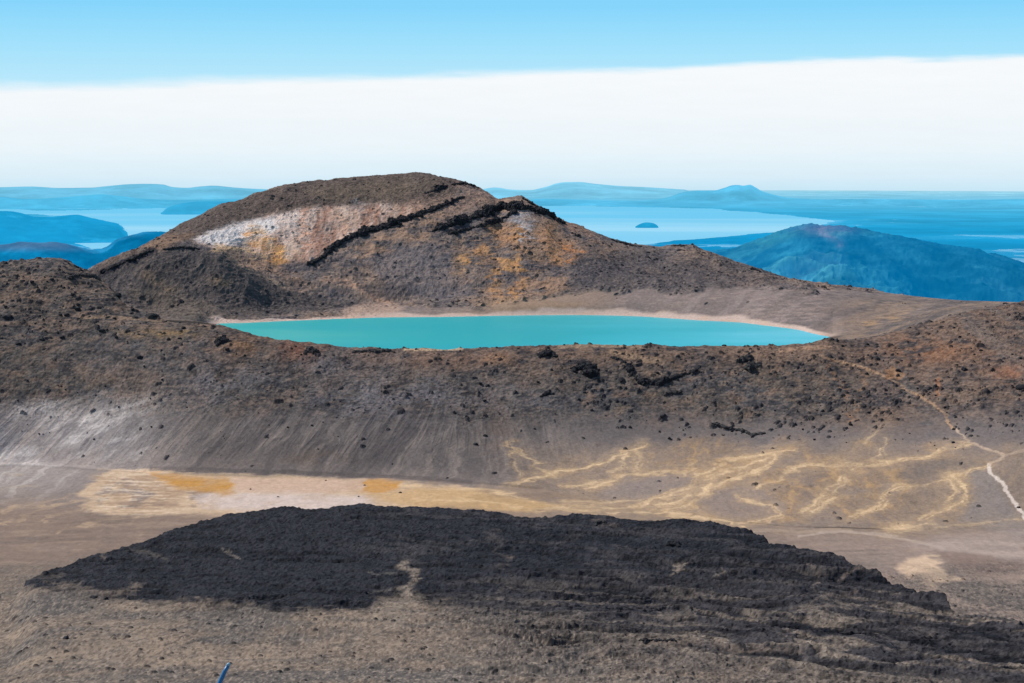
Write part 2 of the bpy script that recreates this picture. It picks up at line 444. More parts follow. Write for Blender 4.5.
# lower scree: grey with pale runnels
mixc(lower, c8(104, 97, 95), .85*sstep(405, 440, 422)) 
lowm = lower*sstep(398, 440, V + 10*mid)
mixc(lowm, c8(106, 98, 95), .85)
run = fbm((X - KS*1.2*(Z+200))*1.0 + mid*8 + big*16, Z*.3 + X*.05 + Y*.02, 5.5, 5, .65, 4)
mixc(lowm*sstep(.05, .5, run)*sstep(620, 480, U), c8(146, 135, 128), .42)
mixc(lowm*sstep(-.05, -.5, run)*sstep(620, 480, U), c8(80, 77, 80), .45)
run2 = fbm((X*.5 - 1.2*(Z+200)) + mid*4, X*.2 + Z*.2, 5.0, 5, .65, 5)
lfan = sstep(230, 40, U + 12*mid)*sstep(396, 425, V + .12*U + 8*mid)*(rim_m + floor_m*sstep(520, 470, V))
mixc(lfan, c8(152, 143, 138), .9)
mixc(lfan*sstep(0, .45, run2), c8(192, 182, 174), .75)
mixc(lfan*sstep(0, -.5, run2), c8(112, 105, 104), .6)
footd = R - K[10][0][None]
fb = np.exp(-(footd/16)**2)*((seg >= 9) & (seg <= 11))*sstep(560, 470, U)
mixc(fb, c8(126, 115, 109), .75*1)
mixc(np.exp(-(footd/40)**2)*(seg == 9)*sstep(.0, .4, run), c8(150, 136, 124), .4)
run3 = fbm((X - KS*1.2*(Z+200)) + mid*7, Z*.22 + X*.04, 11, 5, .65, 12)
mixc(lowm*sstep(.08, .4, run3)*sstep(640, 500, U), c8(146, 133, 124), .6)
mixc(lowm*sstep(-.08, -.4, run3)*sstep(640, 500, U), c8(82, 77, 78), .5)
mixc(rim_m*(1-lowm)*sstep(.1, .45, run3), c8(104, 98, 94), .4)
# blue-grey dusty patches on the slope
for (cx, cy, rx, ry, a) in ((215,382,45,18,.6),(370,400,60,22,.6),(430,395,35,18,.5),(330,365,40,12,.4),(120,358,50,14,.35),(500,400,50,20,.4)):
    d = ((wU-cx)/rx)**2 + ((wV-cy)/ry)**2
    mixc(rim_m*np.exp(-d)*sstep(-.4, .3, pat2), c8(112, 112, 118), a)
for (cx, cy, rx, ry, c, a) in ((245,345,22,8,(140,104,74),.7),(296,350,16,9,(128,84,66),.7),(150,333,26,4,(160,128,84),.7),(185,333,14,3,(160,128,84),.6),(445,360,60,8,(132,102,84),.5),(495,358,18,6,(150,112,84),.6),(930,352,48,11,(140,98,70),.75),(905,340,30,6,(132,100,80),.6),(1010,372,20,8,(150,96,66),.5),(620,352,26,6,(146,116,90),.6),(770,352,50,7,(132,106,88),.5),(880,420,60,14,(126,104,88),.5),(500,430,20,26,(112,92,76),.4),(310,458,30,8,(120,100,80),.4)):
    d = ((wU-cx)/rx)**2 + ((wV-cy)/ry)**2
    mixc(rim_m*np.exp(-d)*sstep(-.5, .1, pat2), c8(*c), a)
# streaky saddle at the right end of the lake
sad = ((seg >= 13) & (seg <= 17))*sstep(818, 862, U + 26*mid)
mixc(sad, c8(108, 97, 91), .9)
sadn = fbm(X*.2 - Y*.05, Y*.3 - X*.35 + mid*5, 8, 5, .65, 2)
sad2 = ((seg >= 13) & (seg <= 20))*sstep(812, 885, U + 26*mid + (V-310)*.8)*sstep(292, 300, V)
mixc(sad*sstep(0, .4, sadn), c8(152, 128, 104), .6); mixc(sad*sstep(0, -.4, sadn), c8(72, 69, 70), .85); mixc(sad*sstep(.0, .4, pat3), c8(70, 67, 68), .5)
vein([(860,338),(885,331),(915,322),(950,311),(985,304)], (78,74,75), 1.2, .6, 4, 1.6, (12,18), tex=sstep(-.4,.3,pat2))
vein([(845,327),(870,320),(890,317)], (164,130,98), 1.2, .6, 3, 1.8, (12,18), tex=sstep(-.4,.3,pat2))
vein([(868,330),(885,327),(900,324)], (164,130,98), 1.2, .6, 3, 1.8, (12,18), tex=sstep(-.4,.3,pat2))
vein([(900,317),(930,308),(960,304)], (160,140,112), 1.5, .6, 2, .6, (12,18))
area([(838,334),(850,322),(868,312),(895,308),(915,312),(900,322),(875,333)], (92,86,84), .6, 6, 2, (13,18), tex=sstep(-.4,.2,sadn))
def saddle_paint():
    mixc(sad2, c8(116, 102, 94), .85)
    mixc(sad2*sstep(-.05, .35, sadn), c8(148, 124, 102), .6)
    mixc(sad2*sstep(.0, -.35, sadn), c8(78, 73, 73), .75)
    mixc(sad2*sstep(.05, .45, pat3), c8(66, 63, 65), .5)
    mixc(sad2*sstep(.05, .45, -pat3), c8(146, 130, 118), .35)
# --- fans below the rim on the right: ochre braids
fan = sstep(470, 600, U)*sstep(436, 458, V + 8*mid)*((seg >= 9) & (seg <= 11))*sstep(556, 516, V + 10*str1)
fanc = np.maximum(fan, 0)
mixc(fanc, c8(138, 121, 107), .9)
br = fbm(X*.55 - (Z+210)*1.0 + mid*5, Y*.16 + X*.15, 7, 4, .6, 6, ridged=True)
ochm = sstep(640, 700, U)*sstep(980, 850, U)*sstep(535, 500, V + 12*str1)*sstep(-.5, .2, pat1+.4*mid)
mixc(fanc*ochm, c8(144, 119, 94), .6)
mixc(fanc*(.25+.75*ochm)*sstep(.3, .7, br), c8(182, 146, 100), .55)
br3 = fbm(X*.5 - (Z+210)*1.2 + mid*4, Y*.2 + X*.3, 3.2, 4, .65, 2)
mixc(fanc*(.3+.7*ochm)*sstep(.1, .5, br3), c8(176, 144, 106), .5)
mixc(fanc*sstep(.1, .5, -br3), c8(112, 98, 86), .45)
mixc(fanc*sstep(.0, -.4, br), c8(122, 109, 101), .5)
area([(600,487),(625,477),(660,472),(690,474),(692,484),(672,493),(650,498),(620,500),(600,496)], (134,121,114), .7, 5, 1.1)
area([(705,492),(740,484),(765,492),(785,508),(770,517),(735,519),(705,513),(700,502)], (138,123,114), .65, 6, 1.2)
area([(800,466),(840,452),(900,440),(930,448),(890,460),(840,466)], (128,112,100), .5, 4, .8)
area([(965,470),(990,470),(1010,505),(1024,520),(1024,540),(960,520),(975,495)], (134,124,118), .7, 5, .6)
area([(900,468),(940,460),(985,462),(950,472),(920,480),(895,478)], (104,96,92), .6, 4, .8)
YEL, PAL = (214,172,112), (226,194,144)
V_ = [([(508,486),(536,478),(561,471),(575,472),(605,461),(624,453),(642,446)],1.2,.8),([(561,488),(592,483),(614,477)],1,.6),
 ([(589,489),(611,480),(630,474),(655,471),(680,470)],1,.8),([(624,453),(622,464),(616,472)],3,.5),([(636,448),(640,462),(632,470)],2,.4),
 ([(636,508),(655,499),(674,494),(696,485),(697,475),(705,474),(730,461),(752,457),(774,452),(792,449)],1.5,.9),
 ([(680,510),(699,499),(705,489),(730,480),(746,474),(761,469),(771,461),(771,453)],2,.8),([(700,480),(720,474),(745,466),(765,458)],1.5,.7),
 ([(668,510),(690,504),(698,492),(712,482)],2.5,.7),([(655,506),(675,502),(690,495)],2,.6),
 ([(730,524),(755,521),(774,514),(777,510),(761,503),(742,499)],1,.8),([(755,489),(780,478),(792,471),(804,467),(830,465),(869,464),(899,460),(925,455.5),(942,447),(968,444)],1.1,.65),
 ([(480,488),(499,492),(524,499),(530,503),(561,507),(605,507),(636,508)],1,.8),([(480,507),(527,510),(558,508),(605,512),(667,514),(724,521),(745,530)],1.2,.85),
 ([(560,500),(600,502),(640,500)],1,.4),([(508,442),(517,452),(530,458),(549,474)],1,.5),([(511,446),(514,461),(520,476)],1,.4),
 ([(804,513),(813,506),(826,491),(838,478),(856,467)],2,.75),([(813,513),(828,502),(835,498)],1.5,.6),([(845,476),(838,488),(830,500)],1.5,.5),
 ([(851,515),(877,506),(881,495),(899,488),(925,483.5),(946,480),(952,474),(972,468),(991,465)],1,.7),([(860,512),(880,508),(888,500)],1.5,.5),
 ([(946,480),(954,491),(944,504),(925,515),(912,525),(881,528)],1.6,.75),([(952,474),(955,482),(966,491),(963,502),(942,510),(930,518)],1.6,.75),([(885,530),(912,526),(930,524)],1,.6),
 ([(830,460),(850,452),(870,440),(880,430)],2,.35),([(875,460),(884,446),(889,440)],1.2,.45),([(700,462),(690,470),(680,474)],1.2,.4),
 ([(880,534),(925,530),(963,524),(1024,519)],1,.35)]
brk = sstep(-.45, .25, fbm(X*.5, Y*.25 + Z, 9, 4, .6, 7) + .3*n_fine)
brk2 = sstep(-.2, .35, fbm(X*.6, Y*.3 + Z*1.3, 6, 4, .6, 9))
for pts, w, a in V_:
    vein(pts, (168,144,118), w*3.2, a*.45, 7, 1.4, tex=.4+.6*brk2)
    vein(pts, (182,150,112), w*1.2, a*.45, 3.5, 1.3, tex=.3+.7*brk)
    for k_ in range(3):
        off = [(x_ + random.uniform(-5, 5), y_ + random.uniform(-2.5, 3.2)) for x_, y_ in pts]
        vein(off, (204,174,134), w*.2, a*.6, 1.1, 1.3, tex=brk2 if k_ % 2 else brk, vscale=1.4)
    vein(pts, (222,192,152), w*.4, a*.8, 1.3, 1.0, tex=.1+.9*np.maximum(brk*.6, brk2), vscale=1.3)
# pale dusty ground, far right
area([(900,545),(960,535),(1024,530),(1024,560),(960,556)], (168,150,140), .6, 5, .6)
vein([(800,536.5),(821,532),(843,531),(869,533),(894,537),(916,542),(933,546)], (180,160,144), .7, .7, 1.6, .5)
vein([(720,533),(760,530),(800,532),(840,528)], (172,150,130), .8, .5, 1.2, .4)
vein([(933,546),(963,549),(993,555),(1040,552)], (178,160,147), 1.2, .6, 3.5, .9)
vein([(940,544),(980,543),(1024,545)], (172,154,142), 1.0, .6, 2, .4)
area([(935,550),(960,551),(1000,560),(1024,562),(1024,570),(975,575),(950,565)], (128,106,96), .6, 4, .7)
area([(898,566),(912,558),(934,556),(942,563),(946,572),(962,580),(930,584),(905,577)], (216,186,156), .9, 3, 1.2)
# pumice-pale pan with ochre pools
area([(100,468),(130,470),(200,474),(300,476),(400,482),(468,487),(480,491),(450,503),(380,512),(300,514),(200,514),(160,516),(112,514),(80,512),(92,500),(76,494),(90,482),(104,476)], (200,172,142), .92, 3, 1.3, tex=sstep(-.55, .1, pat2+.5*str1+sstep(200,240,U)))
area([(110,480),(160,482),(185,492),(170,505),(120,506),(100,495)], (150,124,104), .55, 6, 1.6, tex=sstep(-.25, .25, str1+pat2*.4+pat3*.3))
mixc(floor_m*sstep(0,.35,fbm(X*.25+Y*.1, Y*.7, 3.5, 4, .65, 8))*sstep(80,110,U)*sstep(220,160,U)*sstep(470,476,V)*sstep(518,508,V)*(1-lav_all), c8(226,204,178), .6)
mixc(floor_m*sstep(0,.35,-fbm(X*.25+Y*.1, Y*.7, 3.5, 4, .65, 8))*sstep(80,110,U)*sstep(220,160,U)*sstep(470,476,V)*sstep(518,508,V)*(1-lav_all), c8(152,126,104), .6)
area([(232,478),(366,480),(358,491),(300,493),(235,492)], (198,168,146), .9, 3, .7)
area([(188,497),(225,494),(290,493),(362,496),(372,503),(345,512),(320,516),(240,510),(200,505)], (206,190,182), .75, 4, 1.3)
area([(146,473),(190,475.5),(225,477),(233,482),(231,492),(221,495.5),(200,493.5),(180,490),(160,482)], (188,136,62), .9, 3.5, 1.2, tex=.75+.25*sstep(-.3,.3,str1))
mixc(floor_m*sstep(.0,.5,pat2)*sstep(470,474,V)*sstep(512,504,V)*sstep(80,100,U)*sstep(500,440,U)*(1-lav_all), c8(176,146,116), .35)
area([(366,480),(404,482),(396,489),(378,494),(358,491.5)], (194,138,60), .95, 2.5, 1., tex=.75+.25*sstep(-.3,.3,str1))
vein([(98,468),(135,470),(200,474.5),(250,474)], (206,180,150), .3, .5, 1.6, 1.2, tex=brk)
for pts in ([(0,524),(30,515),(60,504),(95,500)],[(10,508),(45,503),(80,493)],[(45,520),(80,508),(110,503)],[(0,512),(25,508),(50,506)],[(90,516),(130,510),(180,510)],[(15,475),(0,474)],[(0,488),(40,487)],[(60,532),(110,520),(150,517)]):
    vein(pts, (190,162,132), .5, .6, 1.6, 1.4, tex=.3+.7*brk2)
mixc(floor_m*sstep(.1,.5,-str1)*sstep(380,430,U)*sstep(640,560,U)*sstep(480,487,V)*(1-lav_all), c8(140,118,98), .4)
area([(370,495),(420,488),(475,490),(520,500),(560,506),(520,512),(440,508),(400,505)], (196,160,112), .7, 3, .8)
vein([(400,486),(440,489),(480,490),(520,496)], (216,184,142), .8, .7, 2, 1.2, tex=.3+.7*sstep(-.3,.3,str1))
vein([(420,499),(470,500),(520,506)], (216,184,142), .7, .6, 2, 1.2, tex=.3+.7*sstep(-.3,.3,str1))
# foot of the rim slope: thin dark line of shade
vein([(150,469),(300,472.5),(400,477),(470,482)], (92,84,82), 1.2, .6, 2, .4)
# trails
vein([(989,465),(993,476),(1004,487),(1013,502),(1028,520)], (210,194,180), 1.3, .9, 1.0, .6)
vein([(952.5,426),(963,439),(976,444),(1004,456.6),(989,465)], (180,156,134), .6, .75, 1.0, .7, tex=.3+.7*sstep(-.3,.2,pat2))
vein([(1004,456),(1012,453),(1024,450)], (180,156,136), .8, .5, 1.0, .4)
vein([(823,357),(847,364),(868.6,369),(890,378),(903,387.6),(924.6,398),(933,405),(946,415.6),(952.5,428.5)], (172,138,108), .8, .8, 1.0, .6, tex=.45+.55*sstep(-.3,.2,pat2))
vein([(826,360),(834,372.5),(845,390),(850,402),(856,420)], (146,108,78), 1.2, .6, 3, 1.6, tex=.2+.8*sstep(-.3,.2,pat3))
vein([(868,372),(864,385),(862,398)], (146,112,84), 1.2, .5, 3, 1.6, tex=.2+.8*sstep(-.3,.2,pat3))
vein([(936,380),(938,395)], (160,104,66), 1.2, .5, 2, .6)
vein([(890,376),(893,370),(900,376)], (166,120,80), 3, .5, 2.5, .6)
vein([(80,317.5),(105,316.5),(125,318),(160,321)], (150,124,100), .9, .6, 1.2, .3)
vein([(0,323.5),(30,323),(60,321)], (140,116,98), 1, .5, 1.5, .4)
vein([(405,349.5),(430,349.5),(462,348.8)], (186,158,128), .9, .8, 1, .1)
vein([(560,347),(600,345.6),(625,345.6),(650,347)], (172,146,118), 1.2, .5, 1.2, .2)
vein([(780,350),(805,347.5),(830,347)], (176,140,112), 1.4, .5, 1.5, .4)
vein([(612,352),(640,358),(660,362)], (168,140,112), 2.0, .4, 2, .6)
# --- the cone
cm = cone_m
mixc(cm, c8(112, 101, 95))
mixc(cm*sstep(0, .4, pat1), c8(140, 116, 99), .8)
mixc(cm*sstep(0, -.35, pat1), c8(82, 79, 83), .9)
mixc(cm*sstep(0, .4, pat2), c8(138, 118, 104), .5)
mixc(cm*sstep(0, -.4, pat2), c8(74, 71, 75), .6)
mixc(cm*sstep(.1, .5, pat3), c8(140, 122, 108), .4)
mixc(cm*sstep(-.1, -.5, pat3), c8(62, 60, 66), .5)
S = (17, 22)
area([(60,300),(98,264),(137,245),(195,214),(242,195),(297,180),(371,170),(422,165),(465,175),(450,200),(420,206),(380,203),(330,206),(290,210),(262,216),(225,226),(193,238),(170,246),(120,262)], (86,74,67), .9, 4, .8, S)
area([(140,246),(165,236),(195,233),(160,250)], (142,112,90), .6, 4, 1, S)
area([(300,190),(380,180),(440,182),(400,198),(330,202)], (104,90,74), .5, 8, 1, S)
area([(193,240),(215,232),(240,225),(262,217),(290,211),(330,207),(380,205),(425,203),(420,214),(390,222),(360,232),(335,244),(310,262),(290,262),(262,257),(235,250),(205,246)], (174,146,130), .92, 4, 1, S)
cs = fbm(X*1.0 + mid*4, Z*.25, 6, 4, .65, 6)
pz = [(215,236),(262,217),(290,211),(330,207),(380,205),(425,203),(420,214),(390,222),(360,232),(335,244),(310,262),(290,262),(262,257),(235,250)]
area(pz, (206,184,168), .7, 4, 1, S, tex=sstep(.0, .4, cs))
area(pz, (150,100,76), .6, 4, 1, S, tex=sstep(.0, .4, -cs))
area([(193,240),(212,231),(240,223),(268,217),(300,211),(306,222),(280,228),(268,236),(240,243),(215,246)], (214,206,200), .92, 4, .8, S)
area([(272,215),(300,211),(312,225),(308,250),(290,255),(278,235)], (206,182,166), .8, 5, .9, S)
for pts, c, w, a in (([(248,236),(262,246),(278,257)],(216,152,84),5,.95),([(258,230),(268,242),(282,254)],(214,166,108),4,.8),([(215,247),(240,250),(262,256)],(214,176,128),2,.8),
    ([(300,215),(303,230),(306,245)],(206,146,108),3,.7),([(296,240),(292,250),(300,258)],(190,150,110),3,.5),([(340,215),(345,228)],(190,150,118),3,.6),([(325,210),(335,222),(342,232)],(182,142,122),3,.5),([(345,205),(352,218),(356,226)],(186,156,134),2.5,.5),([(320,225),(316,240),(306,256)],(158,116,98),4,.5),
    ([(358,203),(366,210)],(160,156,156),2.5,.35),([(395,205),(398,214)],(176,150,126),2.5,.5),([(298,238),(303,245)],(98,74,66),3,.6),
    ([(218,253),(240,263),(265,281),(290,290)],(142,120,102),4,.6),([(250,262),(275,270),(300,283)],(160,124,98),3,.5),
    ([(345,282),(368,292),(395,302)],(186,146,120),1.8,.75),([(325,276),(345,284)],(170,130,104),2,.5),
    ([(398,226),(420,222),(440,214)],(150,122,98),3,.5),([(470,195),(485,196),(505,205)],(168,134,112),5,.6),([(455,186),(470,190),(478,194)],(150,122,108),3,.6)):
    vein(pts, tuple(1.*q_+.0*z_ for q_, z_ in zip(c, (160,140,124))), w*.8, a*.85, w*1.6, 1.6, S, tex=.35+.65*sstep(-.4,.3,pat2+.5*pat3))
# right-hand dome: grey scar and ochre stains
area([(512,218),(520,208),(530,212),(536,222),(530,236),(518,232)], (160,157,158), .8, 5, 1.6, S)
area([(535,215),(560,222),(570,245),(560,262),(545,255),(538,235)], (150,120,98), .7, 5, 1, S)
st = sstep(-.3, .35, conegl)
area([(440,250),(480,225),(510,210),(545,208),(590,232),(605,258),(570,285),(540,303),(490,303),(455,290)], (146,114,90), .55, 10, 1.5, S, tex=sstep(-.3,.3,pat1+.5*pat2))
area([(385,205),(430,200),(470,192),(500,202),(470,212),(430,222),(400,222)], (150,122,104), .6, 5, 1.3, S)
area([(300,262),(330,250),(380,236),(420,232),(400,262),(350,280),(310,276)], (138,116,104), .5, 8, 1.4, S, tex=sstep(-.3,.3,pat2))
for pts, c, w, a in (([(452,262),(456,270),(462,264),(468,258)],(198,146,84),3,.8),([(468,262),(476,252),(482,242)],(176,126,78),2.5,.6),([(484,248),(492,270),(494,290),(502,304)],(176,128,80),3,.65),([(498,262),(510,268),(518,262)],(180,132,82),3.5,.7),
    ([(516,232),(520,250),(520,268),(516,284),(516,300)],(176,126,78),3,.65),([(490,222),(500,235),(506,240)],(170,122,82),4,.5),([(548,232),(552,248),(556,262)],(168,120,78),4,.6),([(568,248),(576,254),(572,258)],(196,128,72),3,.7),([(606,250),(600,258)],(176,136,96),2.5,.5),
    ([(540,262),(545,275),(548,290)],(140,108,84),4,.5),([(560,212),(572,222),(590,236)],(150,112,90),3,.5),([(524,226),(528,240)],(186,184,186),2,.6),([(562,275),(562,290),(560,300)],(150,112,80),3,.4)):
    vein(pts, tuple(1.04*q_+0*z_ for q_, z_ in zip(c, (130,116,104))), w*.9, min(a*1.1, 1), w*1.4, 1.8, S, tex=(.25+.75*sstep(-.5,.3,pat2+.5*pat3))*(.5+.5*st))
area([(345,248),(400,228),(450,214),(440,232),(400,246),(360,262)], (158,124,98), .55, 5, 1.4, S, tex=sstep(-.4,.2,pat2))
area([(585,245),(640,248),(740,262),(780,280),(740,292),(680,296),(600,302),(560,300),(570,270)], (74,70,72), .7, 10, 1, S)
area([(600,252),(650,256),(700,270),(660,285),(600,280)], (70,68,72), .5, 8, 1.3, S, tex=sstep(-.2, .4, pat2))
area([(370,262),(400,245),(450,250),(470,290),(440,300),(390,290)], (108,102,104), .6, 8, 1, S)
area([(360,285),(400,282),(420,292),(400,300),(370,296)], (70,66,68), .6, 4, 1.2, S)
# dark spur in front of the pale crater
sp = (60, 300)
area([(92,276),(120,260),(145,252),(180,247),(203,249),(219,254),(250,272),(281,288),(330,299),(372,304),(330,309),(260,316),(200,322),(150,316),(120,300)], (76,71,70), .85, 2, .5, (16, 18))
area([(130,290),(170,285),(210,305),(230,318),(190,322),(150,314)], (106,94,82), .55, 8, 1, (15, 18))
for cx, cy in ((158,282),(168,290),(215,280),(150,275),(225,283)):
    d = ((wU-cx)/7)**2 + ((wV-cy)/4)**2
    mixc(((seg >= 16) & (seg <= 18))*np.exp(-d), c8(136, 112, 88), .6)
vein([(101,273),(125,263),(153,251)], (38,38,46), 2.5, .85, 1.5, .5, (16, 22))  # shadow side of the left ridge, painted dark
# apron and beach
mixc(apron, c8(128, 114, 108), .8)
mixc(apron*sstep(740, 820, U)*sstep(-.1, .4, fbm(X*.5, Z*2+Y*.35, 9, 5, .7, 4)), c8(92, 85, 83), .6)
mixc(apron*sstep(700, 800, U)*sstep(0, .4, -pat3), c8(84, 78, 77), .5)
mixc(apron*sstep(560, 620, U)*sstep(0, .4, sadn), c8(152, 136, 130), .4)
mixc(apron*sstep(.1, .5, pat3), c8(158, 140, 130), .35)
saddle_paint()
vein([(868,330),(890,325),(915,319),(950,309),(985,303)], (72,68,70), 1.2, .65, 4, 1.6, (12,20), tex=sstep(-.4,.3,pat2))
vein([(862,325),(885,319),(905,315)], (172,138,100), 1.2, .6, 3, 1.8, (12,20), tex=sstep(-.4,.3,pat2))
mixc(((seg == 16) | (seg == 17))*sstep(420, 500, U)*sstep(640, 580, U)*apron, c8(160, 134, 112), .5)
area([(470,302),(500,298),(540,300),(590,304),(560,312),(500,313)], (156,128,102), .5, 4, 1, (16, 18))
shd = (R - farshore_r[None])
beach_w = 10 + 6*sstep(600, 740, U) + 12*np.exp(-((U-375)/40)**2) + 16*sstep(240, 215, U)
bm = sstep(beach_w*1.15, beach_w*.6, shd + mid*6)*((seg >= 15) & (seg <= 17))*sstep(204, 214, U)*sstep(840, 820, U)*(shd > -4)
mixc(bm, c8(196, 172, 158), .85)
mixc(bm*sstep(.1, .5, pat2), c8(190, 160, 138), .6)
area([(340,312),(365,304),(395,303),(405,310),(380,316),(345,318)], (176,148,130), .7, 3, .8, (15, 18))
# lava flow
lv = lav_all.copy()
lowb = np.interp(U[0*0] if False else np.linspace(0, 1024, 2), [0, 1], [0, 1]) if False else None
lb = np.interp(wU, [0, 18, 60, 90, 130, 200, 260, 330, 360, 385, 410, 440, 500, 560, 640, 760, 1024], [586, 592, 592, 597, 602, 607, 608, 612, 612, 600, 598, 612, 625, 650, 665, 683, 700])
ripn = np.clip(rip, -1, 1)
solid = lv*sstep(10 + 16*sstep(400, 520, U), -8 - 26*sstep(400, 520, U), V - lb + 6*sstep(420,520,U) + mid*8 + fine*6 + pat2*5 - (ripn-.2)*26*sstep(380, 500, U))
ripv = np.clip(.5 + .9*rip + .35*rip2, 0, 1)
mixc(lv, c8(104, 95, 88), .75)
mixc(lv*sstep(.1, .6, pat2 + .4*fine), c8(84, 79, 77), .6)
mixc(solid, c8(20, 24, 33), .98)
rtz = solid*sstep(545, 655, V + .05*(U-620) + 16*mid)*sstep(400, 540, U + 30*mid)
mixc(rtz*sstep(.25, .85, ripv + .25*n_fine), c8(92, 85, 82), .8)
mixc(solid*sstep(.55, .95, ripv + .2*n_fine), c8(52, 52, 58), .5)
lvl = lv*(1-solid)
rp3 = 1 - 2*np.abs(vnoise((X*.10 + n_big*3)/9, (Y*.9 + .30*X + .0004*(X-20)**2 + n_big*20 + n_mid*12 + n_fine*2)/17, 5))
rp4 = 1 - 2*np.abs(vnoise((X*.14 + n_big*3)/6, (Y*.9 + .30*X + .0004*(X-20)**2 + n_big*20 + n_mid*12 + n_fine*2)/9, 8))
rpp = rp3*.6 + rp4*.5
mixc(rtz*sstep(.5, .15, ripv), c8(20, 22, 29), .5)
rp5 = 1 - 2*np.abs(vnoise((X*.16 + n_big*4)/6, (Y*.9 + .30*X + .0004*(X-20)**2 + n_big*20 + n_mid*12 + n_fine*2)/6.5, 2))
rpq = rpp*.7 + rp5*.45
mixc(rtz*sstep(.3, .8, rpq), c8(138, 124, 110), .8)
mixc(rtz*sstep(.15, -.2, rpq), c8(18, 20, 27), .9)
mixc(solid*sstep(300, 420, U)*(1-rtz)*sstep(.45, .85, rpq), c8(70, 67, 68), .6)
mixc(lvl*sstep(.15, -.25, rpq)*sstep(420, 520, U)*sstep(690, 640, V), c8(34, 34, 39), .75)
mixc(lvl*sstep(.3, .8, rpq)*sstep(420, 520, U), c8(150, 134, 118), .5)
mixc(lvl*sstep(.45, .1, ripv + .15*n_fine)*sstep(420, 560, U), c8(40, 40, 44), .85)
mixc(lvl*sstep(.1, -.5, str1)*sstep(450, 300, U), c8(88, 83, 80), .6)
mixc(lvl*sstep(.25, .75, rip + .3*n_fine)*sstep(260, 120, U), c8(84, 79, 77), .65)
mixc(lvl*sstep(.0, .5, pat1+.4*fine)*sstep(420, 300, U), c8(104, 98, 94), .6)
mixc(lvl*sstep(648, 672, V + 10*mid)*sstep(480, 600, U)*sstep(900, 780, U), c8(128, 114, 102), .7)
mixc(lvl*sstep(.15, .55, pat2)*sstep(450, 300, U), c8(146, 126, 106), .5)
mixc(solid*sstep(.2, .6, fine + n_pix*.6), c8(46, 45, 51), .55)
mixc(solid*sstep(.2, .6, -fine - n_pix*.4), c8(10, 12, 19), .6)
gfn = fbm(X*2.6, Y*.9, 2.8, 3, .65, 6); gfm = fbm(X*1.6, Y*.7, 8, 4, .6, 1)
# dusty foreground at bottom left
fgm = ((seg >= 5) & (seg <= 8))*(1-solid)*sstep(548, 600, V + 14*mid + 10*pat2 + 30*lav_all)
mixc(fgm*sstep(500, 420, U + 60*mid), c8(134, 116, 99), .6)
fgn = fbm(X*.6, Y*.7, 26, 4, .6, 7)
mixc(fgm*sstep(.02, .3, fgn), c8(98, 93, 89), .8)
mixc(fgm*sstep(.02, .35, -fgn)*sstep(480, 380, U), c8(158, 138, 118), .7)
mixc(fgm*sstep(150, 20, U+30*mid)*sstep(640,590,V+10*mid), c8(96, 91, 88), .5)
mixc(fgm*sstep(.0, .45, fbm(X*.35, Y, 12, 4, .6, 9)), c8(98, 92, 87), .65)
mixc(fgm*sstep(.05, .5, gfn), c8(170, 152, 134), .5)
mixc(fgm*sstep(.05, .4, gfm), c8(112, 103, 95), .45)
mixc(fgm*sstep(.05, .5, -gfn), c8(66, 62, 59), .6)
for pts, c, w, a in (([(408,566),(412,580),(405,600),(395,620),(382,634)],(160,144,128),4,.95),([(404,568),(414,572)],(164,148,132),4,.8),([(418,594),(432,598)],(120,112,102),2,.5),([(375,591),(412,590)],(120,112,104),.8,.7),([(372,575),(412,575)],(126,118,108),.7,.6),
    ([(90,605),(98,625),(108,650),(118,672)],(158,142,126),4,.6),([(85,640),(95,645)],(168,150,132),5,.5),([(55,583),(80,587),(110,592),(140,586)],(142,126,112),2,.7),([(0,583),(30,577),(60,575)],(136,122,110),1.6,.5),
    ([(140,618),(180,625),(220,632)],(158,140,122),2,.5),([(225,551),(235,558)],(150,138,126),1.5,.7),([(95,549),(110,558)],(130,116,106),1.2,.6),([(130,548),(150,552),(160,558)],(120,110,100),1.5,.5),
    ([(675,572),(682,566)],(168,150,134),1.5,.8),([(723,574),(728,569)],(160,144,128),1.2,.6),([(814,565),(818,572),(814,588)],(150,132,118),1.5,.6),([(840,576),(862,566),(870,562)],(150,132,118),1.5,.5),([(812,605),(830,596),(850,590)],(140,124,112),1.5,.5),
    ([(595,521),(612,524)],(124,110,102),2,.5),([(490,530),(500,555),(512,580),(516,590)],(92,84,80),1.6,.6),([(500,555),(508,556)],(140,122,110),1.5,.5),([(500,592),(520,586)],(110,100,94),1.2,.6),([(560,540),(580,532)],(84,78,76),1.5,.5),
    ([(580,655),(610,648),(650,642),(700,642),(740,650),(800,652)],(146,128,114),2,.55),([(690,683),(740,676),(760,668)],(156,138,122),5,.5)):
    vein(pts, tuple(.85*q_ for q_ in c), w*.8, a, w*1.2+.5, 1.8, (5, 9), tex=np.clip(.7+1.0*fine+.5*pat3, 0, 1))
flat_ = floor_m*(1-lav_all)
lumi = col @ np.array([.3, .6, .1], np.float32)
pale = sstep(.16, .36, lumi)*cm
spk = vnoise(X/1.25, np.where(floor_m > 0, Y/2.8, Z/.9 + Y/6), 3)*.6 + vnoise(X/2.6, np.where(floor_m > 0, Y/6, Z/1.8 + Y/9), 9)*.5
col[...] = col*np.clip(1 + spk*(1-.65*pale)*(1-.7*fgm)*(.34*(rim_m + cm)*(1-.6*apron)*(1-.65*lower) + .10*flat_ + .35*lv), .3, 2)[..., None]
dk = sstep(.45, .8, spk + .35*pat2)*(rim_m*(1-.92*lowm) + cm*(1-apron))
mixc(dk, c8(30, 31, 37), .6)
spg = vnoise(X/.8, Y/2.2, 7)
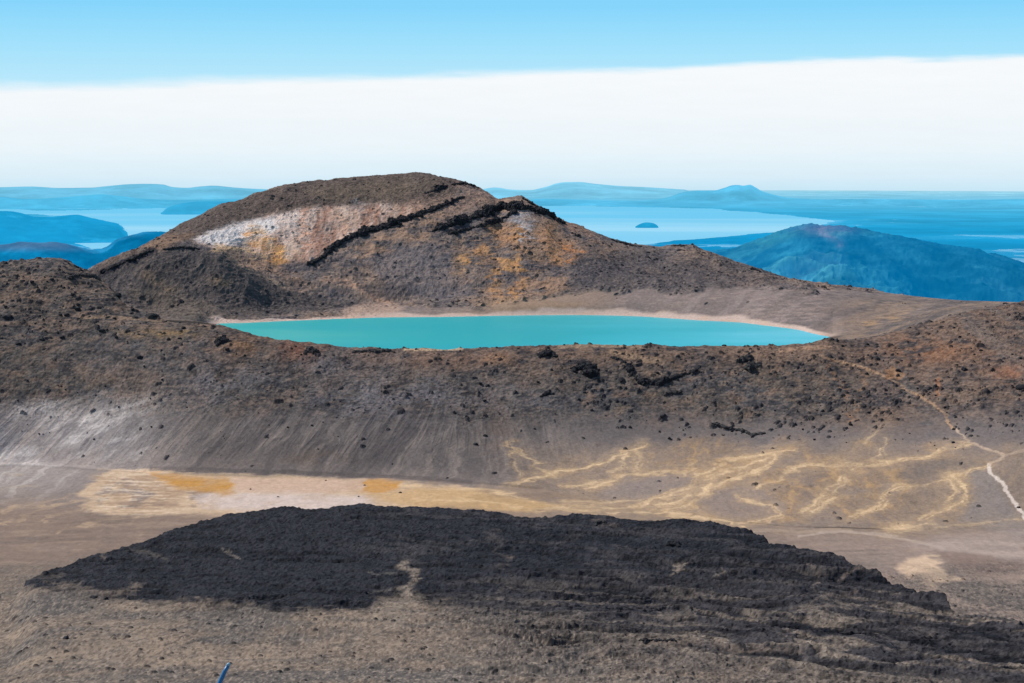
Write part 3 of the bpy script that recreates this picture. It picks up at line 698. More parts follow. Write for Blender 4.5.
mixc(sstep(.5, .8, -spg)*fgm, c8(56, 52, 51), .55); mixc(sstep(.55, .8, spg)*fgm, c8(186, 168, 150), .4)
col[...] = col*(1 + .13*rim_m*(1-lowm*.3) + .26*cm*(1-.5*apron) + .16*lowm*(1-.7*fanc)*(1-1.9*sstep(120,200,U)*sstep(620,520,U)) + .38*lfan*rim_m)[..., None]
pat4 = fbm(X, Z*1.6 + Y*.5, 2.2, 2, .6, 5)
mixc((rim_m*(1-.85*lowm)+cm*(1-apron))*sstep(.15, .6, pat4), c8(150, 130, 116), .35)
mixc((rim_m*(1-.85*lowm)+cm*(1-apron)*(1-.8*pale))*sstep(.1, .6, -pat4), c8(38, 38, 43), .5)
# rocks are darker than the dust they lie in
rkm = sstep(.25, .8, rk)*(1-apron*.5)
mixc(rkm*(rim_m+cm), c8(46, 45, 49), .72)
col[...] = col*(1 - .12*fgm)[..., None]
mixc(sstep(.25, .6, rk0)*fgr*(1-solid), c8(58, 54, 53), .75)

# ---- mesh indices
idx = np.arange(NR*NA).reshape(NR, NA)
Q = np.stack([idx[:-1, :-1], idx[:-1, 1:], idx[1:, 1:], idx[1:, :-1]], -1).reshape(-1, 4)
P = np.stack([X, Y, Z], -1).reshape(-1, 3)
fseg = np.broadcast_to(SEG[:-1, None], (NR-1, NA-1)).ravel()
flava = (lav_all[:-1, :-1].ravel() > .04) & (fseg >= 6) & (fseg <= 9) & (solid[:-1, :-1] + sstep(540, 640, U[:-1, :-1]) > .12).ravel()
reg = np.where(fseg <= 9, 0, np.where(fseg <= 15, 2, 3)); reg[flava] = 1
colf = col.reshape(-1, 3)
o = subset('crater_floor', P, Q, reg == 0, M_clay, colf); tag(o, 'dusty tan crater floor with a pale pan, ochre pools and braided washes', 'crater floor', kind='structure')
o = subset('lava_flow', P, Q, reg == 1, M_lava, colf); tag(o, 'black rippled lava flow spread over the crater floor in the foreground', 'lava flow', kind='structure')
o = subset('crater_rim', P, Q, reg == 2, M_scoria, colf); tag(o, 'brown rocky slope and rim between the crater floor and the turquoise lake', 'slope', kind='structure')
o = subset('volcanic_mountain', P, Q, reg == 3, M_scoria, colf); tag(o, 'brown volcanic mountain with a pale crater scar behind the turquoise lake', 'mountain', kind='structure')

# ---- lake
m, nt, b, out = new_mat('turquoise_mineral_water')
tc = node(nt, 'ShaderNodeTexCoord')
sx = node(nt, 'ShaderNodeSeparateXYZ'); nt.links.new(tc.outputs['Object'], sx.inputs[0])
mp = node(nt, 'ShaderNodeMapping'); mp.inputs['Scale'].default_value = (.25, 1, 1); nt.links.new(tc.outputs['Object'], mp.inputs[0])
nz = noise_n(nt, mp.outputs[0], .012, 4, .6)
ad = node(nt, 'ShaderNodeMath', operation='ADD'); nt.links.new(maprange(nt, sx.outputs['X'], -250, 330, 0, 1), ad.inputs[0]); nt.links.new(maprange(nt, nz, .3, .7, -.16, .16), ad.inputs[1])
rp = node(nt, 'ShaderNodeValToRGB'); nt.links.new(ad.outputs[0], rp.inputs[0])
rp.color_ramp.elements[0].color = (*srgb(66, 184, 180), 1); rp.color_ramp.elements[1].color = (*srgb(108, 206, 222), 1)
for p_, c_ in ((.14, (40, 176, 178)), (.45, (30, 172, 180)), (.75, (66, 188, 200))):
    e = rp.color_ramp.elements.new(p_); e.color = (*srgb(*c_), 1)
nt.links.new(rp.outputs[0], b.inputs['Base Color'])
b.inputs['Roughness'].default_value = .35; b.inputs['Specular IOR Level'].default_value = .12
wn = noise_n(nt, tc.outputs['Object'], .35, 3, .6)
bp = node(nt, 'ShaderNodeBump'); bp.inputs['Distance'].default_value = .15; bp.inputs['Strength'].default_value = .5
nt.links.new(wn, bp.inputs['Height']); nt.links.new(bp.outputs[0], b.inputs['Normal'])
M_water = m
la = np.linspace(sight(205, 325)[0], sight(838, 337)[0], 120)
r0 = np.interp(la, az, rimr) + 4; r1 = np.interp(la, az, farshore_r) + 14
tt = np.linspace(0, 1, 40)[:, None]
rr = r0[None]*(1-tt) + r1[None]*tt
lp = np.stack([rr*np.sin(la)[None], rr*np.cos(la)[None], np.full(rr.shape, LAKE_Z)], -1).reshape(-1, 3)
li = np.arange(40*120).reshape(40, 120)
lq = np.stack([li[:-1, :-1], li[:-1, 1:], li[1:, 1:], li[1:, :-1]], -1).reshape(-1, 4)
o = link_mesh('crater_lake', lp, lq, M_water, None, True); tag(o, 'turquoise crater lake in front of the brown mountain', 'lake', kind='structure')

# ================================================================== FAR LAND
def drop(r): return PLAIN_Z - r*r/(2*REARTH)
def plain_range(tanel):
    """range at which a sight line meets the curved plain"""
    k = 1/(2*REARTH); t = -tanel
    disc = np.maximum(t*t - 4*k*(-PLAIN_Z), 0)
    return (t - np.sqrt(disc))/(2*k)
rmax = 175000.
rows = np.unique(np.concatenate([np.linspace(3300, 12000, 60), plain_range(sight(512, np.linspace(262, 191, 330))[1]), np.linspace(100000, rmax, 40)]))
faz = np.concatenate([np.radians(np.linspace(-60, -18, 40, endpoint=False)), np.radians(np.linspace(-18, 18, 900)), np.radians(np.linspace(18, 60, 41)[1:])])
FR, FA = np.meshgrid(rows, faz, indexing='ij')
FX, FY = FR*np.sin(FA), FR*np.cos(FA); FZ = drop(FR)
fU, fV = project_px(FX, FY, FZ)
fw1 = fbm(FX, FY, 1800, 4, .6, 1); fw2 = fbm(FX*.5, FY, 4500, 4, .55, 2)
fwU = fU + fbm(FX, FY, 1500, 4, .6, 3)*8; fwV = fV + fw1*1.2
def pmask(pts):
    d, ins = polydist(fwU, fwV, pts, True); return ins
lake_m = pmask([(-60,207),(30,210),(80,211),(150,208),(170,209),(185,213),(250,214),(380,206),(480,203),(520,200),(600,207),(700,208),(770,214),(800,217),(836,221.5),(820,226),(790,231),(740,236),(700,239),(668,242),(640,246),(560,262),(300,262),(180,232),(150,238),(118,249),(92,250),(66,240),(110,236),(126,230),(116,224),(60,216),(0,213),(-60,215)])
lake_m |= pmask([(700,244),(722,241),(716,245)])
lake_m &= ~pmask([(770,212),(800,214),(830,219),(850,222),(840,200),(780,203)])
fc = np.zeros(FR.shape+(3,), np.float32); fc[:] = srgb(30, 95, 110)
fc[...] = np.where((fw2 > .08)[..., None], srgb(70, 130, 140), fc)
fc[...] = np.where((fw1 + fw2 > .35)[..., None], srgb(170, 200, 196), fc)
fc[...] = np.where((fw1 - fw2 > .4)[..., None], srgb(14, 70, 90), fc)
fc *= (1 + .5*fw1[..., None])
FQ = np.arange(FR.size).reshape(FR.shape)
fq = np.stack([FQ[:-1, :-1], FQ[:-1, 1:], FQ[1:, 1:], FQ[1:, :-1]], -1).reshape(-1, 4)
FP = np.stack([FX, FY, FZ + np.where(lake_m, 0, fw2*25+12)], -1).reshape(-1, 3)
lk = lake_m[:-1, :-1].ravel()
# lake colour, with the air haze put in as surface emission
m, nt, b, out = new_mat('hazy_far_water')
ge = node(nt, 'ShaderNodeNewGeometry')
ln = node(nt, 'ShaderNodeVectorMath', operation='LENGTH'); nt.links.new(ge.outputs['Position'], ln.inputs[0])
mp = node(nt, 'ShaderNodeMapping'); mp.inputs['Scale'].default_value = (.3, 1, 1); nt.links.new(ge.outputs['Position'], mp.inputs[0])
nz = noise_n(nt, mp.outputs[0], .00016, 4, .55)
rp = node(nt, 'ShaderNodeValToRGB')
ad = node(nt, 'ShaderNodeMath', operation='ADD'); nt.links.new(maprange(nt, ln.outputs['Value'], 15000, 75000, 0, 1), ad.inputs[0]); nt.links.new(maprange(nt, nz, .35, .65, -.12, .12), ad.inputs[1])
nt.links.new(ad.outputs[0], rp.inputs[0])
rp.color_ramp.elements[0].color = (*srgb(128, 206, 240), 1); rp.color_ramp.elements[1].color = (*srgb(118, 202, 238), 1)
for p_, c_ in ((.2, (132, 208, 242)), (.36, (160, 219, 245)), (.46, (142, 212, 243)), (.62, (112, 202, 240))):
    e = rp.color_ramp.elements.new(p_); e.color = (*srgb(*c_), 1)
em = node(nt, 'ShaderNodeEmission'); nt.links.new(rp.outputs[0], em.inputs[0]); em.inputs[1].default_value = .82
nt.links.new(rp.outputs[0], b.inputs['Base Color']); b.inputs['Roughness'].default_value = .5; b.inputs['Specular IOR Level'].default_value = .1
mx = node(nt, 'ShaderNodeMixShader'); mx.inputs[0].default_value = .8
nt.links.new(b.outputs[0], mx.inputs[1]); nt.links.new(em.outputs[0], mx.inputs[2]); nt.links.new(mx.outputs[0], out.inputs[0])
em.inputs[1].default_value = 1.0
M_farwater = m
ffc = fc.reshape(-1, 3)
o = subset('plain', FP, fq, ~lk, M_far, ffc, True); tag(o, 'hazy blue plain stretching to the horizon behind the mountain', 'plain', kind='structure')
o = subset('distant_lake', FP, fq, lk, M_farwater, ffc, True); tag(o, 'wide pale blue lake far below the mountain, towards the horizon', 'lake', kind='structure')

def range_hill(name, label, pts, dist, depth, base_c, rough=40, nscale=900, cat='hill', paint=None, seed=0, back=None):
    """a ridge with its own front and back slopes; the crest follows the points"""
    p = np.array(pts, float)
    a, t_ = sight(p[:, 0], p[:, 1])
    n = max(80, int((p[-1, 0]-p[0, 0])*2.2))
    aa = np.linspace(a[0], a[-1], n)
    zc = pchip(a, dist*t_, aa)
    nb = 90 if dist > 15000 else 300
    ends = np.minimum(np.arange(n), np.arange(n)[::-1])/max(6, n*.06)
    taper = sstep(0, 1, ends)[None]
    s = np.linspace(-1, 1, nb)[:, None]
    rr = dist + depth*s
    base = drop(rr) - 15
    prof = np.where(s < 0, 1-np.abs(s)**1.25, 1-np.abs(s)**1.5)
    prof = (.5 - .5*np.cos(np.pi*np.clip(prof, 0, 1)))*.35 + prof*.65
    x = rr*np.sin(aa)[None]; y = rr*np.cos(aa)[None]
    top = np.maximum(zc[None] - base, 0)*taper
    nn = fbm(x, y, nscale, 5, .55, 4+seed, ridged=True); n2 = fbm(x, y, nscale*3, 3, .5, seed)
    mid_f = np.sin(np.pi*np.clip(prof, 0, 1))
    z = base + top*np.clip(prof + .14*mid_f*nn + .10*mid_f*n2, 0, 2) + rough*.3*fbm(x, y, nscale*.25, 4, .65, seed+2)*prof
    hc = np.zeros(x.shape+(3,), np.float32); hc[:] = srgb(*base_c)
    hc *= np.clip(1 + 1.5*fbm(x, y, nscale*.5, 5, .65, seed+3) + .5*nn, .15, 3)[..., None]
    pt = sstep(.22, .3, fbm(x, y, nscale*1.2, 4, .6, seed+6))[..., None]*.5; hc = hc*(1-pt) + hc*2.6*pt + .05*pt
    u, v_ = project_px(x, y, z)
    if paint: paint(u, v_, hc, nn)
    gi = np.arange(x.size).reshape(x.shape)
    q = np.stack([gi[:-1, :-1], gi[:-1, 1:], gi[1:, 1:], gi[1:, :-1]], -1).reshape(-1, 4)
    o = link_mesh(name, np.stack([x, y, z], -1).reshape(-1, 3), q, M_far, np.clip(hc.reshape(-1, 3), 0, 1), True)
    return tag(o, label, cat, kind='structure')
def paint_cone(u, v_, hc, nn):
    uu = u + nn*4
    m = np.clip(np.exp(-((uu-826)/26)**2 - ((v_-229)/5.5)**2)*.8, 0, 1)[..., None]
    hc[...] = hc*(1-m) + srgb(128, 84, 82)*m
    d, _ = polydist(uu, v_, [(822,230),(830,238),(840,244)], False)
    m = (np.exp(-(d/4)**2)*.55*sstep(-.4, .4, nn))[..., None]; hc[...] = hc*(1-m) + srgb(170, 130, 126)*m
    m = (sstep(.1, .7, nn)*sstep(700, 900, 880-np.abs(u-790)))[..., None]*.5; hc[...] = hc*(1-m) + srgb(70, 120, 90)*m
    m = (sstep(850, 960, u))[..., None]*.6; hc[...] = hc*(1-m) + srgb(16, 66, 80)*m
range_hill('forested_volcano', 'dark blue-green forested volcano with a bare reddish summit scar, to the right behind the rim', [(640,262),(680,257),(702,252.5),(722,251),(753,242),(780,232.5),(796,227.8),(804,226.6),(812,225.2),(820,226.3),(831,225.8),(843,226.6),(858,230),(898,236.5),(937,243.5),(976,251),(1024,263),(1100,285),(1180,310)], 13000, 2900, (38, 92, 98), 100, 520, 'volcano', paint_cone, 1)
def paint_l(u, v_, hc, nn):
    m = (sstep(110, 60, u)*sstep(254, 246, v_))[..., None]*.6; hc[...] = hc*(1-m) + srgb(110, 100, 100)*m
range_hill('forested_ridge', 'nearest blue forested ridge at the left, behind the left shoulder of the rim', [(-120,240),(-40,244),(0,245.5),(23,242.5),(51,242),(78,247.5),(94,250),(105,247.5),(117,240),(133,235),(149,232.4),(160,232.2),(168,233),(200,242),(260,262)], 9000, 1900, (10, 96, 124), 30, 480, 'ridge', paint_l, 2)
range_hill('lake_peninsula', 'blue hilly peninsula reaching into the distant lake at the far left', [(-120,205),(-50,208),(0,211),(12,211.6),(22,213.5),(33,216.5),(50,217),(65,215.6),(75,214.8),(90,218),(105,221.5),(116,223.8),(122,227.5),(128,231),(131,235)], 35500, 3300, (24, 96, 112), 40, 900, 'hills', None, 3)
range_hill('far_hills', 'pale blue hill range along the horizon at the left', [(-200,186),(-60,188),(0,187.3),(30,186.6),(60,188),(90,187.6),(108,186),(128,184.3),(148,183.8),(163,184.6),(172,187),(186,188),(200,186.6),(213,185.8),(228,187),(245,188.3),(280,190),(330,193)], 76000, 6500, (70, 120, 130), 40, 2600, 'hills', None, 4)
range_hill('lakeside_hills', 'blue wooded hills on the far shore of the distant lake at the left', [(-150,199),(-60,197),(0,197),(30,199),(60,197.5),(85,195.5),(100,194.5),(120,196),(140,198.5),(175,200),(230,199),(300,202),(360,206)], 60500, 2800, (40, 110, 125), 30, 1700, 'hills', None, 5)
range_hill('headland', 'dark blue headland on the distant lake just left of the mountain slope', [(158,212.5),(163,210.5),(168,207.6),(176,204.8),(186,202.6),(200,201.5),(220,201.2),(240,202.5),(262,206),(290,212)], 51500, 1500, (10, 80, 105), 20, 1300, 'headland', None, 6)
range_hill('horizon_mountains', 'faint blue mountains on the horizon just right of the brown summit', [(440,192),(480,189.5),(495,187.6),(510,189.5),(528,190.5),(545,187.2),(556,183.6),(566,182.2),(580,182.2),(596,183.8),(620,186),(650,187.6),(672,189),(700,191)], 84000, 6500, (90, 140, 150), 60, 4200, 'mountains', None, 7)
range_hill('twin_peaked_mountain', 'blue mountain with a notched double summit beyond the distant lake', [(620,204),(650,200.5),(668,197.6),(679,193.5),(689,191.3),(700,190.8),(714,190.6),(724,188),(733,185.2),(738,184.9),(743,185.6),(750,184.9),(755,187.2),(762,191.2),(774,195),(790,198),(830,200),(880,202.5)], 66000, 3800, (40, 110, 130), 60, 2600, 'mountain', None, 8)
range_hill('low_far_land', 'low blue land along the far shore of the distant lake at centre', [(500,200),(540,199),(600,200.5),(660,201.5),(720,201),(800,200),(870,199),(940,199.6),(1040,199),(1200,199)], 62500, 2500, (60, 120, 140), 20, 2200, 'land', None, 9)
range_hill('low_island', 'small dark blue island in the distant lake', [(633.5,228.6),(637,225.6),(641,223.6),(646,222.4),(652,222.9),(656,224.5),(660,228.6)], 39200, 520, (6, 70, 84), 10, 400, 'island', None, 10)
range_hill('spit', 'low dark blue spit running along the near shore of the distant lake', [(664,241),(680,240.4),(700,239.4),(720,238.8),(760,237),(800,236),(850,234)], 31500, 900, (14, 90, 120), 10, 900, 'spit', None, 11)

# ================================================================== ROCKS
az0 = az
Vgrid = V.reshape(NR, NA)
runmin = np.minimum.accumulate(np.where(R > 380, Vgrid, 1e4), axis=0)
def place(px, py):
    """ground point seen from the camera at an image pixel"""
    a, _ = sight(px, py)
    j = int(np.clip(np.searchsorted(az0, a), 1, NA-1))
    i = int(np.argmax(runmin[:, j] <= py))
    return Vector((float(X[i, j]), float(Y[i, j]), float(Z[i, j])))

def rock_bm(bm, size, center=(0, 0, 0), seed=0, sub=2, squash=(1, 1, .8)):
    rnd = random.Random(seed)
    r = bmesh.ops.create_icosphere(bm, subdivisions=sub, radius=1)
    off = Vector((rnd.uniform(-50, 50), rnd.uniform(-50, 50), rnd.uniform(-50, 50)))
    planes = [(Vector((rnd.gauss(0, 1), rnd.gauss(0, 1), rnd.gauss(0, 1))).normalized(), rnd.uniform(.55, .85)) for _ in range(9)]
    rot = Matrix.Rotation(rnd.uniform(0, 6.28), 3, 'Z')
    for v in r['verts']:
        p = v.co.copy()
        p *= 1 + .35*mn.noise(p*1.3 + off) + .18*mn.noise(p*3.4 + off)
        for nrm, k in planes:
            e = p.dot(nrm) - k
            if e > 0: p -= nrm*e*.85
        p = Vector((p.x*squash[0], p.y*squash[1], p.z*squash[2]))
        v.co = rot @ p*size + Vector(center)

def mesh_from(bm, name, mat):
    me = bpy.data.meshes.new(name); bm.to_mesh(me); bm.free(); me.materials.append(mat)
    return me
RV = []
for k in range(8):
    bm = bmesh.new(); rock_bm(bm, 1, seed=100+k, sub=3, squash=(1+.3*(k % 3), 1, .75+.1*(k % 2)))
    RV.append(mesh_from(bm, 'boulder', M_rock))
RV2 = []
for k in range(4):
    bm = bmesh.new(); rock_bm(bm, 1, seed=200+k, sub=3, squash=(1.2, 1, .7))
    RV2.append(mesh_from(bm, 'boulder', M_rock2))

def boulder(px, py, wpx, label, group=None, k=None, grey=False, name='boulder'):
    p = place(px, py)
    size = wpx*p.length/F*.5/1.05
    k = random.randrange(8) if k is None else k
    o = bpy.data.objects.new(name, (RV2[k % 4] if grey else RV[k % 8])); C.objects.link(o)
    o.location = p + Vector((0, 0, size*.15)); o.scale = (size,)*3; o.rotation_euler = (0, 0, random.uniform(0, 6.28))
    return tag(o, label, 'boulder', group)

def outcrop(pts, th, label, name='lava_outcrop', step=.55, jitter=.4, mat=None, cat='rock outcrop', seed=0, gaps=.0, tall=.9):
    """one craggy band: many angular blocks grown into the hillside along a line"""
    rnd = random.Random(seed+500)
    p = [Vector((a, b)) for a, b in pts]
    L = [0]
    for a, b in zip(p[:-1], p[1:]): L.append(L[-1]+(b-a).length)
    mid_ = place(*pts[len(pts)//2])
    bm = bmesh.new(); s = 0; c = 0
    ppm = F/mid_.length
    while s <= L[-1]:
        i = max(j for j in range(len(L)-1) if L[j] <= s) if s < L[-1] else len(L)-2
        t = (s-L[i])/max(L[i+1]-L[i], 1e-6); q = p[i].lerp(p[i+1], min(t, 1))
        env = .55+.45*math.sin(math.pi*min(max(s/max(L[-1], 1e-6), .06), .94))
        lump = .75 + .75*mn.noise(Vector((s*.13, seed*3.1, 0)))
        if True:
            w = max(th*1.35*env*lump*(1-.45*gaps*2*rnd.random()), 2.2)
            w3b = place(q.x, q.y)
            rock_bm(bm, max(w*.75, 1.9)/ppm*.54, w3b - mid_, seed=seed*97+c+7, sub=2, squash=(1.7, 1.2, tall))
            qq = (q.x + rnd.gauss(0, jitter), q.y + rnd.gauss(0, jitter*.8)*w*.5)
            w3 = place(*qq)
            rock_bm(bm, max(w, 1.2)/ppm*.5*rnd.uniform(.7, 1.25), w3 - mid_, seed=seed*97+c, sub=2, squash=(1.35, 1.0, tall))
            for _k in range(2):
                qq = (q.x + rnd.gauss(0, th*.4), q.y + rnd.gauss(0, th*.34))
                w3 = place(*qq)
                rock_bm(bm, max(w, 1.2)/ppm*.25*rnd.uniform(.5, 1.2), w3 - mid_, seed=seed*97+c+50, sub=1, squash=(1.2, 1, .9))
        s += min(th*step, 1.9)*rnd.uniform(.6, 1.1); c += 1
    me = mesh_from(bm, name, mat or M_rock)
    tmp = bpy.data.objects.new('tmp', me); C.objects.link(tmp)
    md = tmp.modifiers.new('weld', 'REMESH'); md.mode = 'VOXEL'; md.voxel_size = .22*max(th, 3)/ppm*.5
    bpy.context.view_layer.update()
    me2 = bpy.data.meshes.new_from_object(tmp.evaluated_get(bpy.context.evaluated_depsgraph_get()))
    bpy.data.objects.remove(tmp)
    bm = bmesh.new(); bm.from_mesh(me2); bm.verts.ensure_lookup_table()
    seen = set(); best = []
    for v0 in bm.verts:
        if v0.index in seen: continue
        comp = [v0]; seen.add(v0.index); st_ = [v0]
        while st_:
            q_ = st_.pop()
            for e_ in q_.link_edges:
                o_ = e_.other_vert(q_)
                if o_.index not in seen: seen.add(o_.index); comp.append(o_); st_.append(o_)
        if len(comp) > len(best): best = comp
    keep_ = set(v_.index for v_ in best)
    bmesh.ops.delete(bm, geom=[v_ for v_ in bm.verts if v_.index not in keep_], context='VERTS')
    for v_ in bm.verts:
        v_.co += Vector(mn.noise_vector(v_.co*(1.6) + Vector((seed*9., 0, 0))))*th/ppm*.1 + Vector(mn.noise_vector(v_.co*.35 + Vector((seed*5., 3, 0))))*th/ppm*.22
    me = mesh_from(bm, name, mat or M_rock)
    o = bpy.data.objects.new(name, me); C.objects.link(o); o.location = mid_
    return tag(o, label, cat)

outcrop([(308,265),(323,256.5),(334,245.7),(349,238),(366,230.7),(383,227.4),(400.5,221),(418,214.5),(435,209),(452,201.6),(463,197)], 6.5, 'long black rock band rising diagonally from the pale scar to the mountain summit', 'cliff_band', seed=1)
outcrop([(425,193.5),(432,191.5),(439,188.7),(448,185.5)], 5, 'short black rock band just below the summit of the brown mountain', 'cliff_band', seed=2)
outcrop([(452,184.5),(465,184),(474,186),(479,189)], 4.5, 'curved black rock band capping the right end of the mountain summit', 'cliff_band', seed=3)
outcrop([(411,237),(431,232),(446,226),(463,221),(480,215),(497,207.5),(514,206),(527,208),(544.6,213),(555,219.5),(564,224)], 7.5, 'thick black rock band arching over the grey scar on the right dome of the mountain', 'cliff_band', seed=4)
outcrop([(450,233.5),(465,230),(480,226),(493,222),(506,217),(516,211)], 6, 'black rock band running just beneath the thick arching band on the mountain', 'cliff_band', seed=5, gaps=.1)
outcrop([(502,199.5),(511,198.5),(521,197.5),(529.5,202.5),(542,209.5),(553,216.5),(562,222)], 3.6, 'jagged dark rocks along the crest of the mountain\'s right dome', 'cliff_band', seed=6)
outcrop([(101,272.5),(112,267.5),(125,262),(138,256),(152,250.5)], 3.4, 'dark rock strip made for the shadow side of the left mountain ridge above the dark spur', 'cliff_band', seed=7)  # solid strip modelled over the painted shadow side of the ridge
outcrop([(164,250),(172,248.5),(181,247.5),(190,248),(200,249.5)], 2.6, 'small dark crags on top of the dark spur left of the pale scar', 'cliff_band', seed=8, gaps=.2)
outcrop([(604,236.5),(616,241.5),(630,245),(645,248)], 3, 'dark crags on the skyline where the mountain runs down to the right', 'cliff_band', seed=9, gaps=.3)
outcrop([(672,246.5),(678,245.5),(686,247)], 3, 'little dark knob of crags on the skyline right of the mountain saddle', seed=10, gaps=.1)
outcrop([(733,262),(745,266),(757,270.5),(768,274.5)], 3, 'dark rocks on the skyline above the right end of the turquoise lake', seed=11, gaps=.25)
outcrop([(572,233),(580,238),(592,240)], 3.5, 'broken dark crags below the skyline right of the grey scar', seed=12, gaps=.3)
outcrop([(573,370),(580,366),(587,367),(592,371),(584,374)], 9, 'rounded black rock knob on the rim slope below the middle of the lake', seed=13, step=.4)
outcrop([(540,356),(549,353.5),(558,357)], 8, 'flat black rock knob close under the lake rim, left of the rounded knob', seed=14, step=.45)
outcrop([(612,357.5),(620,360.5),(628,365),(630,372),(635,379),(643,382),(652,382.5),(660,382),(668,380),(676,377.5),(685,374),(692.6,371.6),(700,368.5)], 6.5, 'long hooked black ledge on the rim slope below the lake', seed=15, step=.4)
outcrop([(738,362),(745,358),(752,362),(748,368),(758,366)], 7, 'grey jumbled outcrop under the rim below the right half of the lake', seed=16, mat=M_rock2)
outcrop([(664,395.5),(672,393),(681,391)], 4.5, 'small dark ledge just below the long hooked black ledge', seed=17, mat=M_rock2)
outcrop([(715,424),(726,428),(740,430),(752,435),(764,433)], 4.5, 'low broken grey ledge at the foot of the rocky slope, above the ochre washes', seed=18, mat=M_rock2, gaps=.15)
outcrop([(217,343),(222,339.5),(228,342)], 8, 'black rock knob beside the left tip of the turquoise lake', seed=19, step=.4)
outcrop([(304,353),(311,349),(318,352)], 6, 'dark outcrop on the rim below the left part of the lake, beside the reddish soil', seed=20, mat=M_rock2)
outcrop([(354,352),(366,350.5),(378,352),(390,350.5),(396,353)], 4, 'row of dark crags along the rim below the left part of the lake', seed=21, mat=M_rock2, gaps=.2)
outcrop([(541,396),(548,393),(554,394.5)], 4, 'little dark ledge on the slope below the flat black knob', seed=22)
outcrop([(147,317),(154,315.5),(160,317.5)], 4.5, 'dark crags on the left shoulder where the rim drops towards the lake', seed=23, mat=M_rock2)
outcrop([(66,279),(74,276),(82,274.5),(92,276.5),(99,279)], 5, 'dark bushy crags at the top of the left shoulder beside the mountain ridge', seed=24, mat=M_rock2, gaps=.1)
outcrop([(594,527),(600,521.5),(606,523)], 5, 'craggy knob with dusty top on the far edge of the black lava', seed=25, mat=M_rock2)
outcrop([(668,547),(674,542),(678,548)], 6, 'dark pinnacle standing on the black lava right of centre', seed=26)
outcrop([(628,642),(640,640.5),(656,641),(672,640.5),(690,641)], 3, 'broken row of dark blocks across the lower lava behind the round boulder', seed=27, gaps=.3)
outcrop([(912,618),(918,612),(925,616)], 3, 'small dark knob at the right tip of the lava', seed=28, mat=M_rock2, gaps=.1) if False else None
# single boulders one can pick out
ONE = [(646,643,8,'round black boulder standing alone on the lower lava'),
 (65,639,7,'reddish-dark boulder on the dusty ground at bottom left'),
 (94,598.5,7,'low dark rock at the lower left edge of the lava'),
 (105,598.5,5,'smaller dark rock just right of another at the lower left edge of the lava'),
 (485,436,4.2,'upper of two lone black boulders on the grey scree'),
 (475.5,445,4.4,'lower of two lone black boulders on the grey scree'),
 (480,384.5,5.5,'left and larger of two close dark boulders on the slope below the lake'),
 (487,386,4,'right and smaller of two close dark boulders on the slope below the lake'),
 (454.5,413,4,'dark boulder alone on the slope above the two scree boulders'),
 (484,401,4,'dark flat boulder below the close pair of boulders on the slope'),
 (8.5,318,7,'dark boulder on the left shoulder at the photo\'s left edge'),
 (62,338,5.5,'dark boulder on the slope under the left shoulder bench'),
 (41,340,5,'dark boulder left of another on the slope under the left shoulder bench'),
 (117,296,7,'largest dark boulder near the top right of the left shoulder'),
 (77,310,7,'dark boulder just above the bench line of the left shoulder'),
 (140,358.5,5.5,'dark boulder on the slope below the yellowish soil patch'),
 (116,338,4.5,'dark boulder left of the yellowish soil patch'),
 (227,350,5,'dark rock just below the black knob at the left tip of the lake'),
 (866.5,374,4,'dark boulder beside the upper trail on the right-hand slope'),
 (898,371,5.5,'dark pointed rock above the bend of the trail on the right-hand slope'),
 (964,370,7,'dark boulder on the right-hand rocky slope above the trail'),
 (1022,388,8,'black boulder at the photo\'s right edge'),
 (850,425,5,'black rock at the head of the ochre washes'),
 (1018,508,3.2,'small dark boulder beside the white path'),
 (795,425,4,'dark boulder at the foot of the rocky slope above the washes'),
 (814,440,3,'small dark boulder on the upper edge of the ochre washes'),
 (250,489.5,2.4,'small dark stone on the pan beside the larger ochre pool'),
 (325,481,2.2,'small dark stone near the back edge of the pale pan'),
 (364.5,485.5,2.4,'small dark stone beside the smaller ochre pool'),
 (278,497.5,2,'small dark stone on the white crust of the pan'),
 (358,497,2.4,'small dark stone in front of the smaller ochre pool'),
 (400,493,3,'flat dark stone right of the smaller ochre pool'),
 (415.5,349.5,2.8,'small dark rock on the lake rim beside the pale bare strip'),
 (564,345.4,3.2,'tiny dark rock on the lake rim skyline at centre'),
 (724,346,3.6,'tiny dark rock on the lake rim skyline right of centre'),
 (497,347.6,2.6,'tiny dark rock on the lake rim skyline left of centre'),
 (745,346.2,2.6,'tiny dark rock just right of another on the rim skyline'),
 (379,348.5,2.4,'tiny dark rock on the rim skyline above the row of dark crags')]
for i, (x_, y_, w_, lab) in enumerate(ONE): boulder(x_, y_, w_, lab, k=i)
# scattered rocks, strewn in clusters
def scatter(n, box, wr, label, group, grey=False, seed=1, name='rock'):
    rnd = random.Random(seed); k = 0; tries = 0
    while k < n and tries < n*30:
        tries += 1
        x_ = rnd.uniform(box[0], box[2]); y_ = rnd.uniform(box[1], box[3])
        if mn.noise(Vector((x_*.035, y_*.06, seed*7.7))) < rnd.uniform(-.15, .45): continue
        a, _ = sight(x_, y_); j = int(np.clip(np.searchsorted(az0, a), 1, NA-1)); i = int(np.argmax(runmin[:, j] <= y_))
        sgm = SEG[i]
        if not (10 <= sgm <= 12): continue
        w_ = wr[0] + (wr[1]-wr[0])*rnd.random()**2.5
        o = boulder(x_, y_, w_, label, group, k=rnd.randrange(8), grey=grey, name=name); o['category'] = 'rock'; k += 1
scatter(70, (-5, 262, 205, 345), (1.6, 5), 'dark rock strewn over the left shoulder of the rim', 'rocks strewn over the left shoulder', seed=2)
scatter(60, (0, 340, 400, 440), (1.2, 3), 'dark rock scattered on the left half of the rim slope', 'rocks scattered on the left rim slope', seed=3)
